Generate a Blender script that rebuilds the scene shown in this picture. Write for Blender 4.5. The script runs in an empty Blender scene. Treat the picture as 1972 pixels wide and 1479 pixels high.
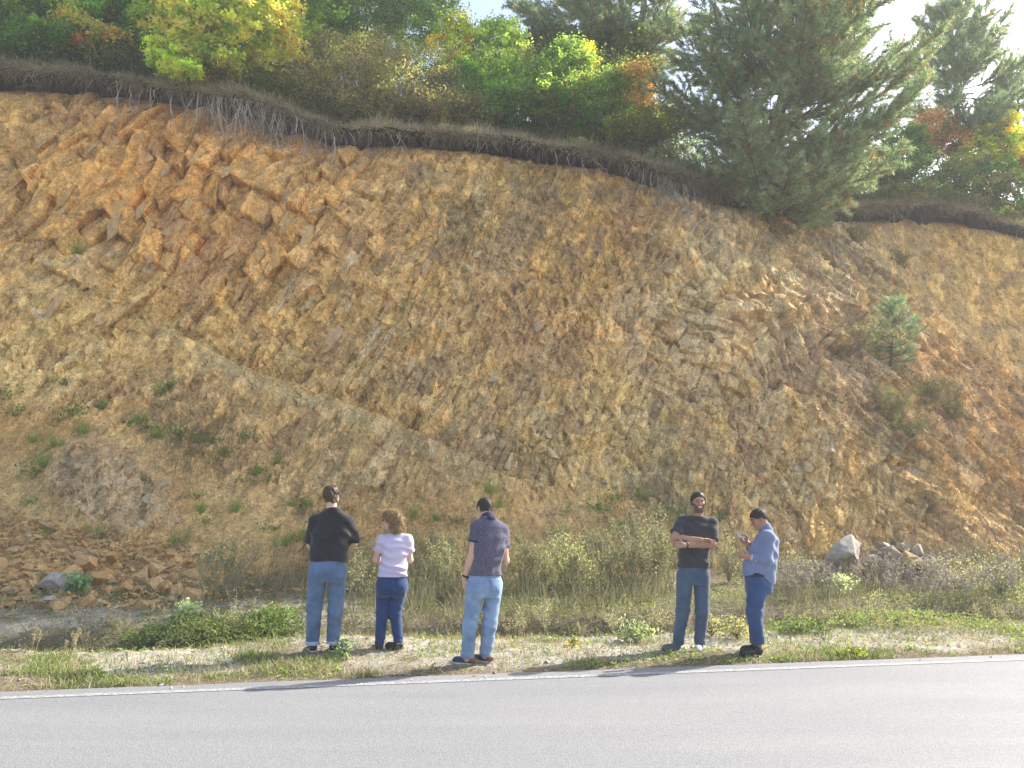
import bpy, math, random
import numpy as np
from mathutils import Vector, Matrix

random.seed(7); RNG = np.random.default_rng(11)
PI = math.pi
SC = bpy.context.scene
COL = SC.collection

# ---------------------------------------------------------------- camera, sky, sun
FPX = 1533.0                     # focal length in photo pixels (1972 wide)
PITCH = math.radians(9.1)
EYE = 1.6
cam_d = bpy.data.cameras.new("camera"); cam = bpy.data.objects.new("camera", cam_d); COL.objects.link(cam)
cam_d.sensor_width = 36.0; cam_d.lens = 36.0 * FPX / 1972.0
cam_d.clip_start = 0.1; cam_d.clip_end = 3000
cam.location = (0, 0, EYE); cam.rotation_euler = (PI / 2 + PITCH, 0, 0)
SC.camera = cam

SUN_AZ = math.radians(61.0)      # from +Y (away from the camera) towards +X
SUN_EL = math.radians(36.0)
world = bpy.data.worlds.new("World"); SC.world = world; world.use_nodes = True
wn = world.node_tree; wn.nodes.clear()
sky = wn.nodes.new("ShaderNodeTexSky"); sky.sky_type = 'NISHITA'; sky.sun_disc = False
sky.sun_elevation = SUN_EL; sky.sun_rotation = SUN_AZ
sky.air_density = 1.0; sky.dust_density = 2.5; sky.ozone_density = 1.0
bg = wn.nodes.new("ShaderNodeBackground"); bg.inputs[1].default_value = 0.15
wo = wn.nodes.new("ShaderNodeOutputWorld")
wn.links.new(sky.outputs[0], bg.inputs[0]); wn.links.new(bg.outputs[0], wo.inputs[0])
sd = bpy.data.lights.new("sun", 'SUN'); sd.energy = 4.4; sd.angle = math.radians(0.6); sd.color = (1.0, 0.95, 0.86)
sun = bpy.data.objects.new("sun", sd); COL.objects.link(sun)
SUNV = Vector((math.sin(SUN_AZ) * math.cos(SUN_EL), math.cos(SUN_AZ) * math.cos(SUN_EL), math.sin(SUN_EL)))
sun.rotation_euler = SUNV.to_track_quat('Z', 'Y').to_euler()
SC.view_settings.view_transform = 'Standard'; SC.view_settings.look = 'None'
SC.view_settings.gamma = 1.0; SC.view_settings.use_curve_mapping = False
SC.view_settings.exposure = 1.35
SC.render.engine = 'CYCLES'
SC.cycles.max_bounces = 6; SC.cycles.diffuse_bounces = 3; SC.cycles.glossy_bounces = 2
SC.cycles.transmission_bounces = 4; SC.cycles.transparent_max_bounces = 6
SC.cycles.use_adaptive_sampling = True; SC.cycles.use_denoising = True

# ---------------------------------------------------------------- geometry helpers
CP, SP = math.cos(PITCH), math.sin(PITCH)
def at(px, py, Y):
    """world point seen at photo pixel (px,py) at distance Y along the ground"""
    x = (px - 986.0) / FPX; y = (739.5 - py) / FPX
    wy = CP - y * SP; wz = SP + y * CP
    t = Y / wy
    return np.array([x * t, Y, EYE + wz * t])
def to_px(P):
    P = np.asarray(P, float); X = P[..., 0]; Y = P[..., 1]; Z = P[..., 2] - EYE
    d = Y * CP + Z * SP; v = -Y * SP + Z * CP
    return 986.0 + FPX * X / d, 739.5 - FPX * v / d
def on_ground(px, py, z=0.0):
    x = (px - 986.0) / FPX; y = (739.5 - py) / FPX
    wy = CP - y * SP; wz = SP + y * CP
    t = (z - EYE) / wz
    return np.array([x * t, wy * t, z])

def hash2(ix, iy, seed):
    n = (ix.astype(np.int64) * 374761393 + iy.astype(np.int64) * 668265263 + seed * 982451653) & 0xffffffff
    n = ((n ^ (n >> 13)) * 1274126177) & 0xffffffff
    n = ((n ^ (n >> 16)) * 2246822519) & 0xffffffff
    return ((n ^ (n >> 15)) & 0xffffff) / float(0x1000000)
def vnoise(x, y, seed=0):
    x = np.asarray(x, float); y = np.asarray(y, float)
    ix = np.floor(x); iy = np.floor(y); fx = x - ix; fy = y - iy
    fx = fx * fx * (3 - 2 * fx); fy = fy * fy * (3 - 2 * fy)
    ix = ix.astype(np.int64); iy = iy.astype(np.int64)
    a = hash2(ix, iy, seed); b = hash2(ix + 1, iy, seed); c = hash2(ix, iy + 1, seed); d = hash2(ix + 1, iy + 1, seed)
    return (a * (1 - fx) + b * fx) * (1 - fy) + (c * (1 - fx) + d * fx) * fy
def fbm(x, y, seed=0, octv=4):
    s = 0; a = 0.5; t = 0
    for o in range(octv):
        s = s + a * vnoise(x * 2 ** o, y * 2 ** o, seed + o * 17); t += a; a *= 0.5
    return s / t
def sstep(a, b, x):
    t = np.clip((x - a) / (b - a), 0, 1); return t * t * (3 - 2 * t)

def mesh_np(name, V, F, cols=None, smooth=False):
    """V (n,3); F: (m,k) int array or list of such arrays"""
    me = bpy.data.meshes.new(name)
    V = np.ascontiguousarray(V, dtype=np.float32)
    if not isinstance(F, (list, tuple)): F = [F]
    F = [np.asarray(f, dtype=np.int32) for f in F if len(f)]
    me.vertices.add(len(V)); me.vertices.foreach_set("co", V.ravel())
    nl = sum(f.size for f in F); nf = sum(len(f) for f in F)
    me.loops.add(nl); me.polygons.add(nf)
    me.loops.foreach_set("vertex_index", np.concatenate([f.ravel() for f in F]))
    ls = []; s = 0
    for f in F:
        ls.append(s + np.arange(len(f), dtype=np.int32) * f.shape[1]); s += f.size
    me.polygons.foreach_set("loop_start", np.concatenate(ls).astype(np.int32))
    me.polygons.foreach_set("use_smooth", np.full(nf, smooth, dtype=bool))
    if cols is not None:
        ca = me.color_attributes.new("Col", 'FLOAT_COLOR', 'POINT')
        c4 = np.ones((len(V), 4), np.float32); c4[:, :3] = cols
        ca.data.foreach_set("color", c4.ravel())
    me.update(calc_edges=True)
    return me
def link(name, me, mat=None, parent=None, loc=None, rot=None, scale=None):
    o = bpy.data.objects.new(name, me); COL.objects.link(o)
    if mat is not None and me is not None and len(me.materials) == 0: me.materials.append(mat)
    if parent is not None: o.parent = parent
    if loc is not None: o.location = loc
    if rot is not None: o.rotation_euler = rot
    if scale is not None: o.scale = scale
    return o
def tag(o, label=None, cat=None, group=None, kind=None):
    if label: o['label'] = label
    if cat: o['category'] = cat
    if group: o['group'] = group
    if kind: o['kind'] = kind
    return o
def thing(name, loc, label, cat, group=None, rz=0):
    o = bpy.data.objects.new(name, None); COL.objects.link(o); o.location = loc; o.rotation_euler = (0, 0, rz)
    o.empty_display_size = 0.2
    return tag(o, label, cat, group)

class Buf:
    """collects verts/tris/quads with colours"""
    def __init__(s): s.V = []; s.T = []; s.Q = []; s.C = []; s.n = 0
    def add(s, V, T=None, Q=None, C=(.5, .5, .5)):
        V = np.asarray(V, float).reshape(-1, 3)
        if T is not None and len(T): s.T.append(np.asarray(T).reshape(-1, 3) + s.n)
        if Q is not None and len(Q): s.Q.append(np.asarray(Q).reshape(-1, 4) + s.n)
        C = np.asarray(C, float)
        s.C.append(np.broadcast_to(C, (len(V), 3)) if C.ndim == 1 else C)
        s.V.append(V); s.n += len(V)
    def mesh(s, name, smooth=False, origin=None):
        V = np.concatenate(s.V)
        if origin is not None: V = V - np.asarray(origin, float)
        F = []
        if s.T: F.append(np.concatenate(s.T))
        if s.Q: F.append(np.concatenate(s.Q))
        return mesh_np(name, V, F, np.concatenate(s.C), smooth)
def frames(D):
    D = D / np.maximum(np.linalg.norm(D, axis=-1, keepdims=True), 1e-9)
    up = np.where(np.abs(D[..., 2:3]) > 0.95, np.array([1., 0, 0]), np.array([0, 0, 1.]))
    A = np.cross(up, D); A /= np.maximum(np.linalg.norm(A, axis=-1, keepdims=True), 1e-9)
    return D, A, np.cross(D, A)
def tube(buf, pts, radii, sides=4, col=(.2, .15, .1), cap=True):
    pts = np.asarray(pts, float); n = len(pts); radii = np.broadcast_to(np.asarray(radii, float), (n,))
    D = np.gradient(pts, axis=0); _, A, B = frames(D)
    ang = np.arange(sides) * 2 * PI / sides
    ring = np.cos(ang)[None, :, None] * A[:, None] + np.sin(ang)[None, :, None] * B[:, None]
    V = pts[:, None] + ring * radii[:, None, None]
    i = np.arange(n - 1)[:, None] * sides; j = np.arange(sides)[None]; j2 = (j + 1) % sides
    Q = np.stack([i + j, i + j2, i + sides + j2, i + sides + j], -1).reshape(-1, 4)
    V = V.reshape(-1, 3); T = None
    if cap:
        V = np.vstack([V, pts[-1] + (pts[-1] - pts[-2]) * 0.2]); k = (n - 1) * sides
        T = np.stack([k + np.arange(sides), k + (np.arange(sides) + 1) % sides, np.full(sides, len(V) - 1)], -1)
    buf.add(V, T, Q, col)
def rand_dirs(n, rng=RNG):
    v = rng.normal(size=(n, 3)); return v / np.linalg.norm(v, axis=1, keepdims=True)
def leaves(buf, P, N, U, L, W, C):
    """folded diamond leaves: P centres, N normal, U long axis, L,W arrays, C colours"""
    n = len(P); S = np.cross(N, U)
    L = np.broadcast_to(L, (n,))[:, None]; W = np.broadcast_to(W, (n,))[:, None]
    V = np.stack([P - U * L * .5, P + S * W * .5 + N * W * .18, P + U * L * .5 - N * L * .12, P - S * W * .5 + N * W * .18], 1).reshape(-1, 3)
    b = np.arange(n)[:, None] * 4
    T = np.concatenate([b + np.array([0, 1, 2]), b + np.array([0, 2, 3])])
    buf.add(V, T, None, np.repeat(C, 4, axis=0))
def blades(buf, P, D, L, W, C, rng=RNG, bend=0.35, tipC=None):
    """grass blades: base P, direction D, three-vert tip with a kink (3 tris)"""
    n = len(P); D, A, B = frames(D); a = rng.uniform(0, 2 * PI, n)[:, None]
    S = np.cos(a) * A + np.sin(a) * B; K = -np.sin(a) * A + np.cos(a) * B
    L = np.broadcast_to(L, (n,))[:, None]; W = np.broadcast_to(W, (n,))[:, None]
    m = P + D * L * .55 + K * L * bend * .25; t = P + D * L * .95 + K * L * bend
    V = np.stack([P - S * W * .5, P + S * W * .5, m + S * W * .4, m - S * W * .4, t], 1).reshape(-1, 3)
    b = np.arange(n)[:, None] * 5
    T = b + np.array([3, 2, 4]); Q = b + np.array([0, 1, 2, 3])
    buf.add(V, T, Q, np.repeat(C, 5, axis=0))
def pal(n, cols, rng=RNG, var=0.15, w=None):
    cols = np.asarray(cols, float); k = rng.choice(len(cols), n, p=w)
    return cols[k] * (1 + var * rng.normal(size=(n, 1))).clip(.5, 1.6)

# ---------------------------------------------------------------- materials
MATS = {}
def mat_vc(name, rough=0.9, transl=0.0, nscale=0.0, namp=0.0, bump=0.0, bscale=20.0, spec=0.3, fine=None, streak=None, tg=(1.8, 1.9, .8)):
    if name in MATS: return MATS[name]
    m = bpy.data.materials.new(name); m.use_nodes = True; nt = m.node_tree; N = nt.nodes; Lk = nt.links; N.clear()
    out = N.new("ShaderNodeOutputMaterial"); pb = N.new("ShaderNodeBsdfPrincipled")
    at_ = N.new("ShaderNodeAttribute"); at_.attribute_name = "Col"
    pb.inputs["Roughness"].default_value = rough; pb.inputs["Specular IOR Level"].default_value = spec
    colout = at_.outputs["Color"]
    tc = N.new("ShaderNodeTexCoord")
    if namp > 0:
        nz = N.new("ShaderNodeTexNoise"); nz.inputs["Scale"].default_value = nscale; nz.inputs["Detail"].default_value = 7
        nz.inputs["Roughness"].default_value = 0.65
        Lk.new(tc.outputs["Object"], nz.inputs["Vector"])
        mr = N.new("ShaderNodeMapRange"); mr.inputs[1].default_value = 0.3; mr.inputs[2].default_value = 0.7
        mr.inputs[3].default_value = 1 - namp; mr.inputs[4].default_value = 1 + namp
        Lk.new(nz.outputs["Fac"], mr.inputs[0])
        mx = N.new("ShaderNodeVectorMath"); mx.operation = 'MULTIPLY'
        Lk.new(colout, mx.inputs[0]); Lk.new(mr.outputs[0], mx.inputs[1]); colout = mx.outputs[0]
    if fine:
        nz = N.new("ShaderNodeTexNoise"); nz.inputs["Scale"].default_value = fine[0]; nz.inputs["Detail"].default_value = 3
        Lk.new(tc.outputs["Object"], nz.inputs["Vector"])
        mr = N.new("ShaderNodeMapRange"); mr.inputs[1].default_value = 0.35; mr.inputs[2].default_value = 0.65
        mr.inputs[3].default_value = 1 - fine[1]; mr.inputs[4].default_value = 1 + fine[1]
        Lk.new(nz.outputs["Fac"], mr.inputs[0])
        mx = N.new("ShaderNodeVectorMath"); mx.operation = 'MULTIPLY'
        Lk.new(colout, mx.inputs[0]); Lk.new(mr.outputs[0], mx.inputs[1]); colout = mx.outputs[0]
    Lk.new(colout, pb.inputs["Base Color"])
    if bump > 0:
        nb = N.new("ShaderNodeTexNoise"); nb.inputs["Scale"].default_value = bscale; nb.inputs["Detail"].default_value = 8
        nb.inputs["Roughness"].default_value = 0.7
        Lk.new(tc.outputs["Object"], nb.inputs["Vector"])
        bp = N.new("ShaderNodeBump"); bp.inputs["Strength"].default_value = 1.0; bp.inputs["Distance"].default_value = bump
        Lk.new(nb.outputs["Fac"], bp.inputs["Height"]); Lk.new(bp.outputs[0], pb.inputs["Normal"])
    if streak:
        # angular chips: bump and small tone change from stretched cells
        mp = N.new("ShaderNodeMapping"); mp.inputs["Rotation"].default_value = (0, math.radians(streak[0]), 0); mp.inputs["Scale"].default_value = (1.0, 1.0, .5)
        nw = N.new("ShaderNodeTexNoise"); nw.inputs["Scale"].default_value = 3; nw.inputs["Detail"].default_value = 3
        wv = N.new("ShaderNodeVectorMath"); wv.operation = 'MULTIPLY_ADD'; wv.inputs[1].default_value = (.35, .35, .35)
        Lk.new(tc.outputs["Object"], nw.inputs["Vector"]); Lk.new(nw.outputs["Color"], wv.inputs[0]); Lk.new(tc.outputs["Object"], wv.inputs[2]); Lk.new(wv.outputs[0], mp.inputs[0])
        prev = bp.outputs[0]
        for sc_, dist, ca in ((4.2, .045, .13), (11, .022, .16), (26, .010, .16)):
            vo = N.new("ShaderNodeTexVoronoi"); vo.feature = 'F1'; vo.inputs["Scale"].default_value = sc_; Lk.new(mp.outputs[0], vo.inputs["Vector"])
            sp = N.new("ShaderNodeSeparateColor"); Lk.new(vo.outputs["Color"], sp.inputs[0])
            # each cell is a tilted facet: height = dot(position in cell, random direction)
            df = N.new("ShaderNodeVectorMath"); df.operation = 'SUBTRACT'; Lk.new(mp.outputs[0], df.inputs[0]); Lk.new(vo.outputs["Position"], df.inputs[1])
            rc = N.new("ShaderNodeVectorMath"); rc.operation = 'SUBTRACT'; rc.inputs[1].default_value = (.5, .5, .5); Lk.new(vo.outputs["Color"], rc.inputs[0])
            dt = N.new("ShaderNodeVectorMath"); dt.operation = 'DOT_PRODUCT'; Lk.new(df.outputs[0], dt.inputs[0]); Lk.new(rc.outputs[0], dt.inputs[1])
            sm = N.new("ShaderNodeMath"); sm.operation = 'MULTIPLY_ADD'; sm.inputs[1].default_value = sc_ * 1.5; Lk.new(dt.outputs["Value"], sm.inputs[0]); Lk.new(sp.outputs[0], sm.inputs[2])
            b2 = N.new("ShaderNodeBump"); b2.inputs["Distance"].default_value = dist; Lk.new(sm.outputs[0], b2.inputs["Height"]); Lk.new(prev, b2.inputs["Normal"]); prev = b2.outputs[0]
            mr = N.new("ShaderNodeMapRange"); mr.inputs[3].default_value = 1 - ca; mr.inputs[4].default_value = 1 + ca; Lk.new(sp.outputs[1], mr.inputs[0])
            mx = N.new("ShaderNodeVectorMath"); mx.operation = 'MULTIPLY'; Lk.new(colout, mx.inputs[0]); Lk.new(mr.outputs[0], mx.inputs[1]); colout = mx.outputs[0]
        Lk.new(colout, pb.inputs["Base Color"]); Lk.new(prev, pb.inputs["Normal"])
    if transl > 0:
        tr = N.new("ShaderNodeBsdfTranslucent"); ms = N.new("ShaderNodeMixShader"); ms.inputs[0].default_value = transl
        g = N.new("ShaderNodeVectorMath"); g.operation = 'MULTIPLY'; g.inputs[1].default_value = tg
        Lk.new(colout, g.inputs[0]); Lk.new(g.outputs[0], tr.inputs["Color"])
        Lk.new(pb.outputs[0], ms.inputs[1]); Lk.new(tr.outputs[0], ms.inputs[2]); Lk.new(ms.outputs[0], out.inputs[0])
    else:
        Lk.new(pb.outputs[0], out.inputs[0])
    MATS[name] = m; return m
M_ROCK = mat_vc("rock", .92, 0, 1.7, .22, .03, 9.0, .25, fine=(30, .22), streak=(-27,))
M_STONE = mat_vc("stone", .92, 0, 1.7, .22, .03, 9.0, .25, fine=(30, .18))
M_SOIL = mat_vc("soil", .95, 0, 3.0, .25, .02, 25.0, .15, fine=(60, .2))
M_GROUND = mat_vc("ground", .95, 0, 4.0, .2, .02, 40.0, .15, fine=(90, .3))
M_LEAF = mat_vc("leaf", .5, .55, spec=.4, tg=(1.9, 2.0, .9))
M_NEEDLE = mat_vc("needle", .45, .34, spec=.55, tg=(1.5, 1.5, 1.1))
M_DRY = mat_vc("dry_grass", .8, .3, spec=.2, tg=(1.3, 1.25, 1.0))
M_BARK = mat_vc("bark", .9, 0, 20, .3, .01, 60, .2)
# ================================================================ road and verge
RL = on_ground(0, 1345); RR = on_ground(1972, 1270)
RE = (RR - RL); RE /= np.linalg.norm(RE); RNm = np.array([-RE[1], RE[0], 0.])   # RNm points to the cliff
def rq(X, Y):      # distance beyond the white line's centre (towards the cliff), and along
    return (X - RL[0]) * RNm[0] + (Y - RL[1]) * RNm[1], (X - RL[0]) * RE[0] + (Y - RL[1]) * RE[1]
def rp(s, q, z=0.0):
    return RL[0] + RE[0] * s + RNm[0] * q, RL[1] + RE[1] * s + RNm[1] * q
def ground_z(X, Y):
    X = np.asarray(X, float); Y = np.asarray(Y, float)
    q, s = rq(X, Y)
    e = q - 0.33 + 0.06 * (vnoise(s * 3, q * 0 + 3, 5) - .5)
    z = -0.012 + 0.05 * sstep(0.0, 0.5, e)
    # ditch running along the verge, shallower where the stones lie by the woman
    cx = 3.1 + 0.35 * (vnoise(s * .5, s * 0, 3) - .5)
    dep = 0.34 * (0.6 + 0.8 * vnoise(s * .35 + 2, s * 0, 9))
    stone = np.exp(-(((X + 1.9) / 0.8) ** 2 + ((Y - 9.7) / 0.6) ** 2))
    z = z - dep * np.exp(-((q - cx) / 0.62) ** 4) * (1 - .9 * stone) + 0.1 * stone
    z = z + 0.12 * sstep(3.6, 4.6, q) + 0.32 * sstep(4.5, 8.0, q)
    far = sstep(.4, 1.5, q)
    z = z + far * (0.07 * (fbm(X * 1.1, Y * 1.1, 21, 4) - .5) + 0.05 * (fbm(X * 5, Y * 5, 31, 3) - .5))
    z = z + sstep(.3, .6, q) * 0.025 * (vnoise(X * 14, Y * 14, 41) - .5)
    return np.where(q < 0.31, -0.05, z)

# verge sheet (fine near, coarse far) -- one sheet reaching past the horizon
def axis_pts(segs):
    out = [segs[0][0]]
    for a, b, st in segs:
        n = max(1, int(round((b - a) / st))); out += list(a + (b - a) * (np.arange(n) + 1) / n)
    return np.array(out)
ss = axis_pts([(-600, -60, 60), (-60, -6, 3), (-6, 20, .045), (20, 60, 2), (60, 900, 60)])
qq = axis_pts([(0.27, 3.8, .035), (3.8, 9.5, .06), (9.5, 14, .4)])
S, Q_ = np.meshgrid(ss, qq); GX, GY = rp(S, Q_)
GZ = ground_z(GX, GY)
edge_j = 0.05 * (vnoise(S * 4, S * 0, 77) - .5) + .03 * (vnoise(S * 15, S * 0, 78) - .5)
near = Q_ < .42
GX = GX + RNm[0] * edge_j * near; GY = GY + RNm[1] * edge_j * near
GV = np.stack([GX, GY, GZ], -1).reshape(-1, 3)
nr, nc = S.shape; ii = (np.arange(nr - 1)[:, None] * nc + np.arange(nc - 1)[None]).ravel()
GF = np.stack([ii, ii + 1, ii + nc + 1, ii + nc], -1)
q, s = rq(GV[:, 0], GV[:, 1])
n1 = fbm(GV[:, 0] * .9, GV[:, 1] * .9, 51, 4); n2 = fbm(GV[:, 0] * 3.5, GV[:, 1] * 3.5, 61, 4)
def GRAVEL_W(q, s, n1):
    # pale trodden strip; wide on the right, broken on the left
    return sstep(.55, .95, q + (n1 - .5) * 1.2) * (1 - sstep(2.2, 2.7, q + (n1 - .5) * .8)) * sstep(.33, .5, n1 + .12 * sstep(9, 14, s))
gr = GRAVEL_W(q, s, n1)
soil = np.array([.20, .155, .10]); pale = np.array([.44, .40, .33]); dark = np.array([.12, .10, .065]); green = np.array([.12, .14, .05]); ochre = np.array([.34, .22, .10])
C = soil * (0.7 + .6 * n2[:, None])
C = C + (pale - C) * (gr * (.5 + .7 * n2))[:, None].clip(0, 1)
dm = sstep(2.3, 2.7, q) * (1 - sstep(3.6, 4.3, q)); C = C + (dark - C) * (dm * .7)[:, None]
bm = sstep(3.8, 4.4, q); C = C + (green - C) * (bm * .6 * (1 - sstep(5.5, 7, q)))[:, None]
tm = sstep(6.0, 8.0, q) ; C = C + (ochre - C) * (tm * .8)[:, None]
pl = sstep(3.7, 4.1, q) * (1 - sstep(5.2, 5.8, q)) * sstep(4.2, 2.6, s); C = C + (pale * .85 - C) * (pl * .75 * sstep(.38, .55, n2))[:, None]
st = np.exp(-(((GV[:, 0] + 1.9) / 0.75) ** 2 + ((GV[:, 1] - 9.7) / 0.55) ** 2)); C = C + (pale - C) * (st * .8)[:, None]
C = C * (0.8 + .4 * hash2((GV[:, 0] * 31).astype(int), (GV[:, 1] * 31).astype(int), 3)[:, None])
tag(link("ground", mesh_np("ground", GV, GF, C, True), M_GROUND), kind="structure")
far = tag(link("terrain", mesh_np("terrain", np.array([[-1500, -1500, -.45], [1500, -1500, -.45], [1500, 1500, -.45], [-1500, 1500, -.45]]), np.array([[0, 1, 2, 3]]), np.tile(soil, (4, 1))), M_GROUND), kind="structure")

# road
def simple_mat(name, build):
    m = bpy.data.materials.new(name); m.use_nodes = True; build(m.node_tree, m.node_tree.nodes["Principled BSDF"]); MATS[name] = m; return m
def asphalt(nt, pb):
    N = nt.nodes; L = nt.links; tc = N.new("ShaderNodeTexCoord")
    a = N.new("ShaderNodeTexNoise"); a.inputs["Scale"].default_value = 1.1; a.inputs["Detail"].default_value = 5
    b = N.new("ShaderNodeTexVoronoi"); b.inputs["Scale"].default_value = 110; b.inputs["Randomness"].default_value = 1
    c = N.new("ShaderNodeTexNoise"); c.inputs["Scale"].default_value = 160; c.inputs["Detail"].default_value = 3
    mp = N.new("ShaderNodeMapping"); mp.inputs["Scale"].default_value = (.25, 1.6, 1); mp.inputs["Rotation"].default_value = (0, 0, -math.atan2(RE[1], RE[0]))
    L.new(tc.outputs["Object"], mp.inputs[0]); L.new(mp.outputs[0], a.inputs["Vector"])
    for n in (b, c): L.new(tc.outputs["Object"], n.inputs["Vector"])
    r = N.new("ShaderNodeValToRGB"); r.color_ramp.elements[0].position = .35; r.color_ramp.elements[0].color = (.20, .20, .204, 1)
    r.color_ramp.elements[1].position = .65; r.color_ramp.elements[1].color = (.228, .226, .222, 1)
    L.new(a.outputs["Fac"], r.inputs[0])
    r2 = N.new("ShaderNodeMapRange"); r2.inputs[1].default_value = 0; r2.inputs[2].default_value = 1; r2.inputs[3].default_value = .78; r2.inputs[4].default_value = 1.25
    L.new(b.outputs["Color"], r2.inputs[0])
    v = N.new("ShaderNodeVectorMath"); v.operation = 'MULTIPLY'; L.new(r.outputs[0], v.inputs[0]); L.new(r2.outputs[0], v.inputs[1])
    L.new(v.outputs[0], pb.inputs["Base Color"]); pb.inputs["Roughness"].default_value = .72; pb.inputs["Specular IOR Level"].default_value = .4
    bp = N.new("ShaderNodeBump"); bp.inputs["Distance"].default_value = .0022; L.new(b.outputs["Distance"], bp.inputs["Height"])
    bp2 = N.new("ShaderNodeBump"); bp2.inputs["Distance"].default_value = .001; L.new(c.outputs["Fac"], bp2.inputs["Height"]); L.new(bp.outputs[0], bp2.inputs["Normal"])
    L.new(bp2.outputs[0], pb.inputs["Normal"])
M_ROAD = simple_mat("asphalt", asphalt)
sr = axis_pts([(-600, -30, 60), (-30, 40, .25), (40, 900, 60)])
qr = np.array([-9.0, -4, -1, -.3, .1, .31])
S, Q_ = np.meshgrid(sr, qr); jj = (Q_ > .1) * (0.03 * (vnoise(S * 6, S * 0, 12) - .5))
RX, RY = rp(S, Q_ + jj); RV = np.stack([RX, RY, 0 * RX - .004 * (Q_ > .1)], -1).reshape(-1, 3)
nr, nc = S.shape; ii = (np.arange(nr - 1)[:, None] * nc + np.arange(nc - 1)[None]).ravel()
tag(link("road", mesh_np("road", RV, np.stack([ii, ii + 1, ii + nc + 1, ii + nc], -1), None, True), M_ROAD), kind="structure")
def paint(nt, pb):
    N = nt.nodes; L = nt.links; tc = N.new("ShaderNodeTexCoord")
    a = N.new("ShaderNodeTexNoise"); a.inputs["Scale"].default_value = 28; a.inputs["Detail"].default_value = 8; a.inputs["Roughness"].default_value = .75
    L.new(tc.outputs["Object"], a.inputs["Vector"])
    r = N.new("ShaderNodeValToRGB"); r.color_ramp.elements[0].position = .46; r.color_ramp.elements[0].color = (.22, .22, .22, 1)
    r.color_ramp.elements[1].position = .62; r.color_ramp.elements[1].color = (.52, .51, .49, 1)
    L.new(a.outputs["Fac"], r.inputs[0]); L.new(r.outputs[0], pb.inputs["Base Color"]); pb.inputs["Roughness"].default_value = .7
M_PAINT = simple_mat("road_paint", paint)
S, Q_ = np.meshgrid(sr, np.array([-.05, .05])); Q_ = Q_ + .008 * (vnoise(S * 9, Q_ * 50, 13) - .5)
RX, RY = rp(S, Q_); RV = np.stack([RX, RY, 0 * RX + .004], -1).reshape(-1, 3)
nr, nc = S.shape; ii = (np.arange(nr - 1)[:, None] * nc + np.arange(nc - 1)[None]).ravel()
tag(link("edge_line", mesh_np("edge_line", RV, np.stack([ii, ii + 1, ii + nc + 1, ii + nc], -1), None, True), M_PAINT), kind="structure")

# ================================================================ cliff
CTRL = [(-700,1150,12.6),(-700,900,14.5),(-700,600,17),(-700,350,18),(-700,130,19),
 (0,1165,13.3),(300,1165,14.0),(600,1150,14.6),(900,1085,15.7),(1200,1075,16.3),(1500,1085,16.9),(1750,1085,17.4),(1972,1080,18.0),
 (0,1000,14.9),(0,850,16.1),(0,740,17.1),(200,880,15.6),(300,1000,15.2),(300,780,17.2),(460,900,16.2),(450,1030,15.2),(550,860,16.8),
 (0,600,17.8),(0,400,18.6),(0,200,19.5),(300,620,18.0),(300,400,18.7),(300,210,19.6),
 (600,720,17.7),(600,450,18.8),(600,285,19.9),(700,1000,15.9),(900,950,16.6),(900,800,17.5),(900,600,18.5),(900,400,19.5),(900,300,20.3),
 (1200,900,17.6),(1200,700,18.6),(1200,500,19.6),(1230,350,20.9),(1400,900,17.9),(1400,700,18.8),(1400,500,20.0),(1390,410,21.2),
 (1550,600,20.0),(1620,750,19.2),(1700,950,18.4),(1480,440,22.0),
 (1600,450,24.6),(1720,600,23.2),(1700,740,20.8),(1800,850,20.4),(1972,1000,20.2),(1972,870,22.4),(1850,700,23.6),(1972,780,25.2),
 (1972,620,27.2),(1972,470,28.0),(1800,440,27.8),(1800,530,27.2),(1680,440,26.8),
 (2400,1060,20),(2400,800,26),(2400,500,30),(3000,1060,23),(3000,500,34)]
CW = np.array([at(*c) for c in CTRL])
def tps_fit(P, v, lam=.02):
    n = len(P); r = np.linalg.norm(P[:, None] - P[None], axis=-1)
    K = np.where(r > 0, r * r * np.log(r + 1e-9), 0) + lam * np.eye(n)
    Pm = np.hstack([np.ones((n, 1)), P]); A = np.zeros((n + 3, n + 3)); A[:n, :n] = K; A[:n, n:] = Pm; A[n:, :n] = Pm.T
    return np.linalg.solve(A, np.r_[v, 0, 0, 0])
TP = CW[:, [0, 2]]; TW = tps_fit(TP, CW[:, 1])
def cliff_Y(X, Z):
    X = np.asarray(X, float); Z = np.asarray(Z, float); sh = X.shape
    P = np.stack([X.ravel(), Z.ravel()], -1); out = np.empty(len(P))
    for a in range(0, len(P), 60000):
        p = P[a:a + 60000]; r2 = ((p[:, None] - TP[None]) ** 2).sum(-1)
        out[a:a + 60000] = (0.5 * r2 * np.log(r2 + 1e-12)) @ TW[:-3] + TW[-3] + p @ TW[-2:]
    return out.reshape(sh)
EDGE = [(-900,101,19),(-300,116,19.3),(0,148,19.6),(150,154,19.7),(300,181,19.8),(480,201,19.9),(640,261,20.1),(800,266,20.3),(1000,284,20.6),(1230,324,21.0),(1330,361,21.4),(1420,391,22.2),(1520,404,23.6),(1650,411,26.4),(1750,401,27.4),(1850,411,27.9),(1972,451,28.3),(2300,456,29.5),(3000,466,34)]
EW = np.array([at(*c) for c in EDGE])
def top_z(X): return np.interp(X, EW[:, 0], EW[:, 2])
def top_Y(X): return np.interp(X, EW[:, 0], EW[:, 1])
xs = axis_pts([(-19, -12.6, .09), (-12.6, 13.4, .0295), (13.4, 19, .05), (19, 27, .2)])
NV = 430; vs = np.linspace(0, 1, NV)
X = np.broadcast_to(xs[None], (NV, len(xs))).copy()
Z0 = -0.35; ZT = top_z(xs) + .12
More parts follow.
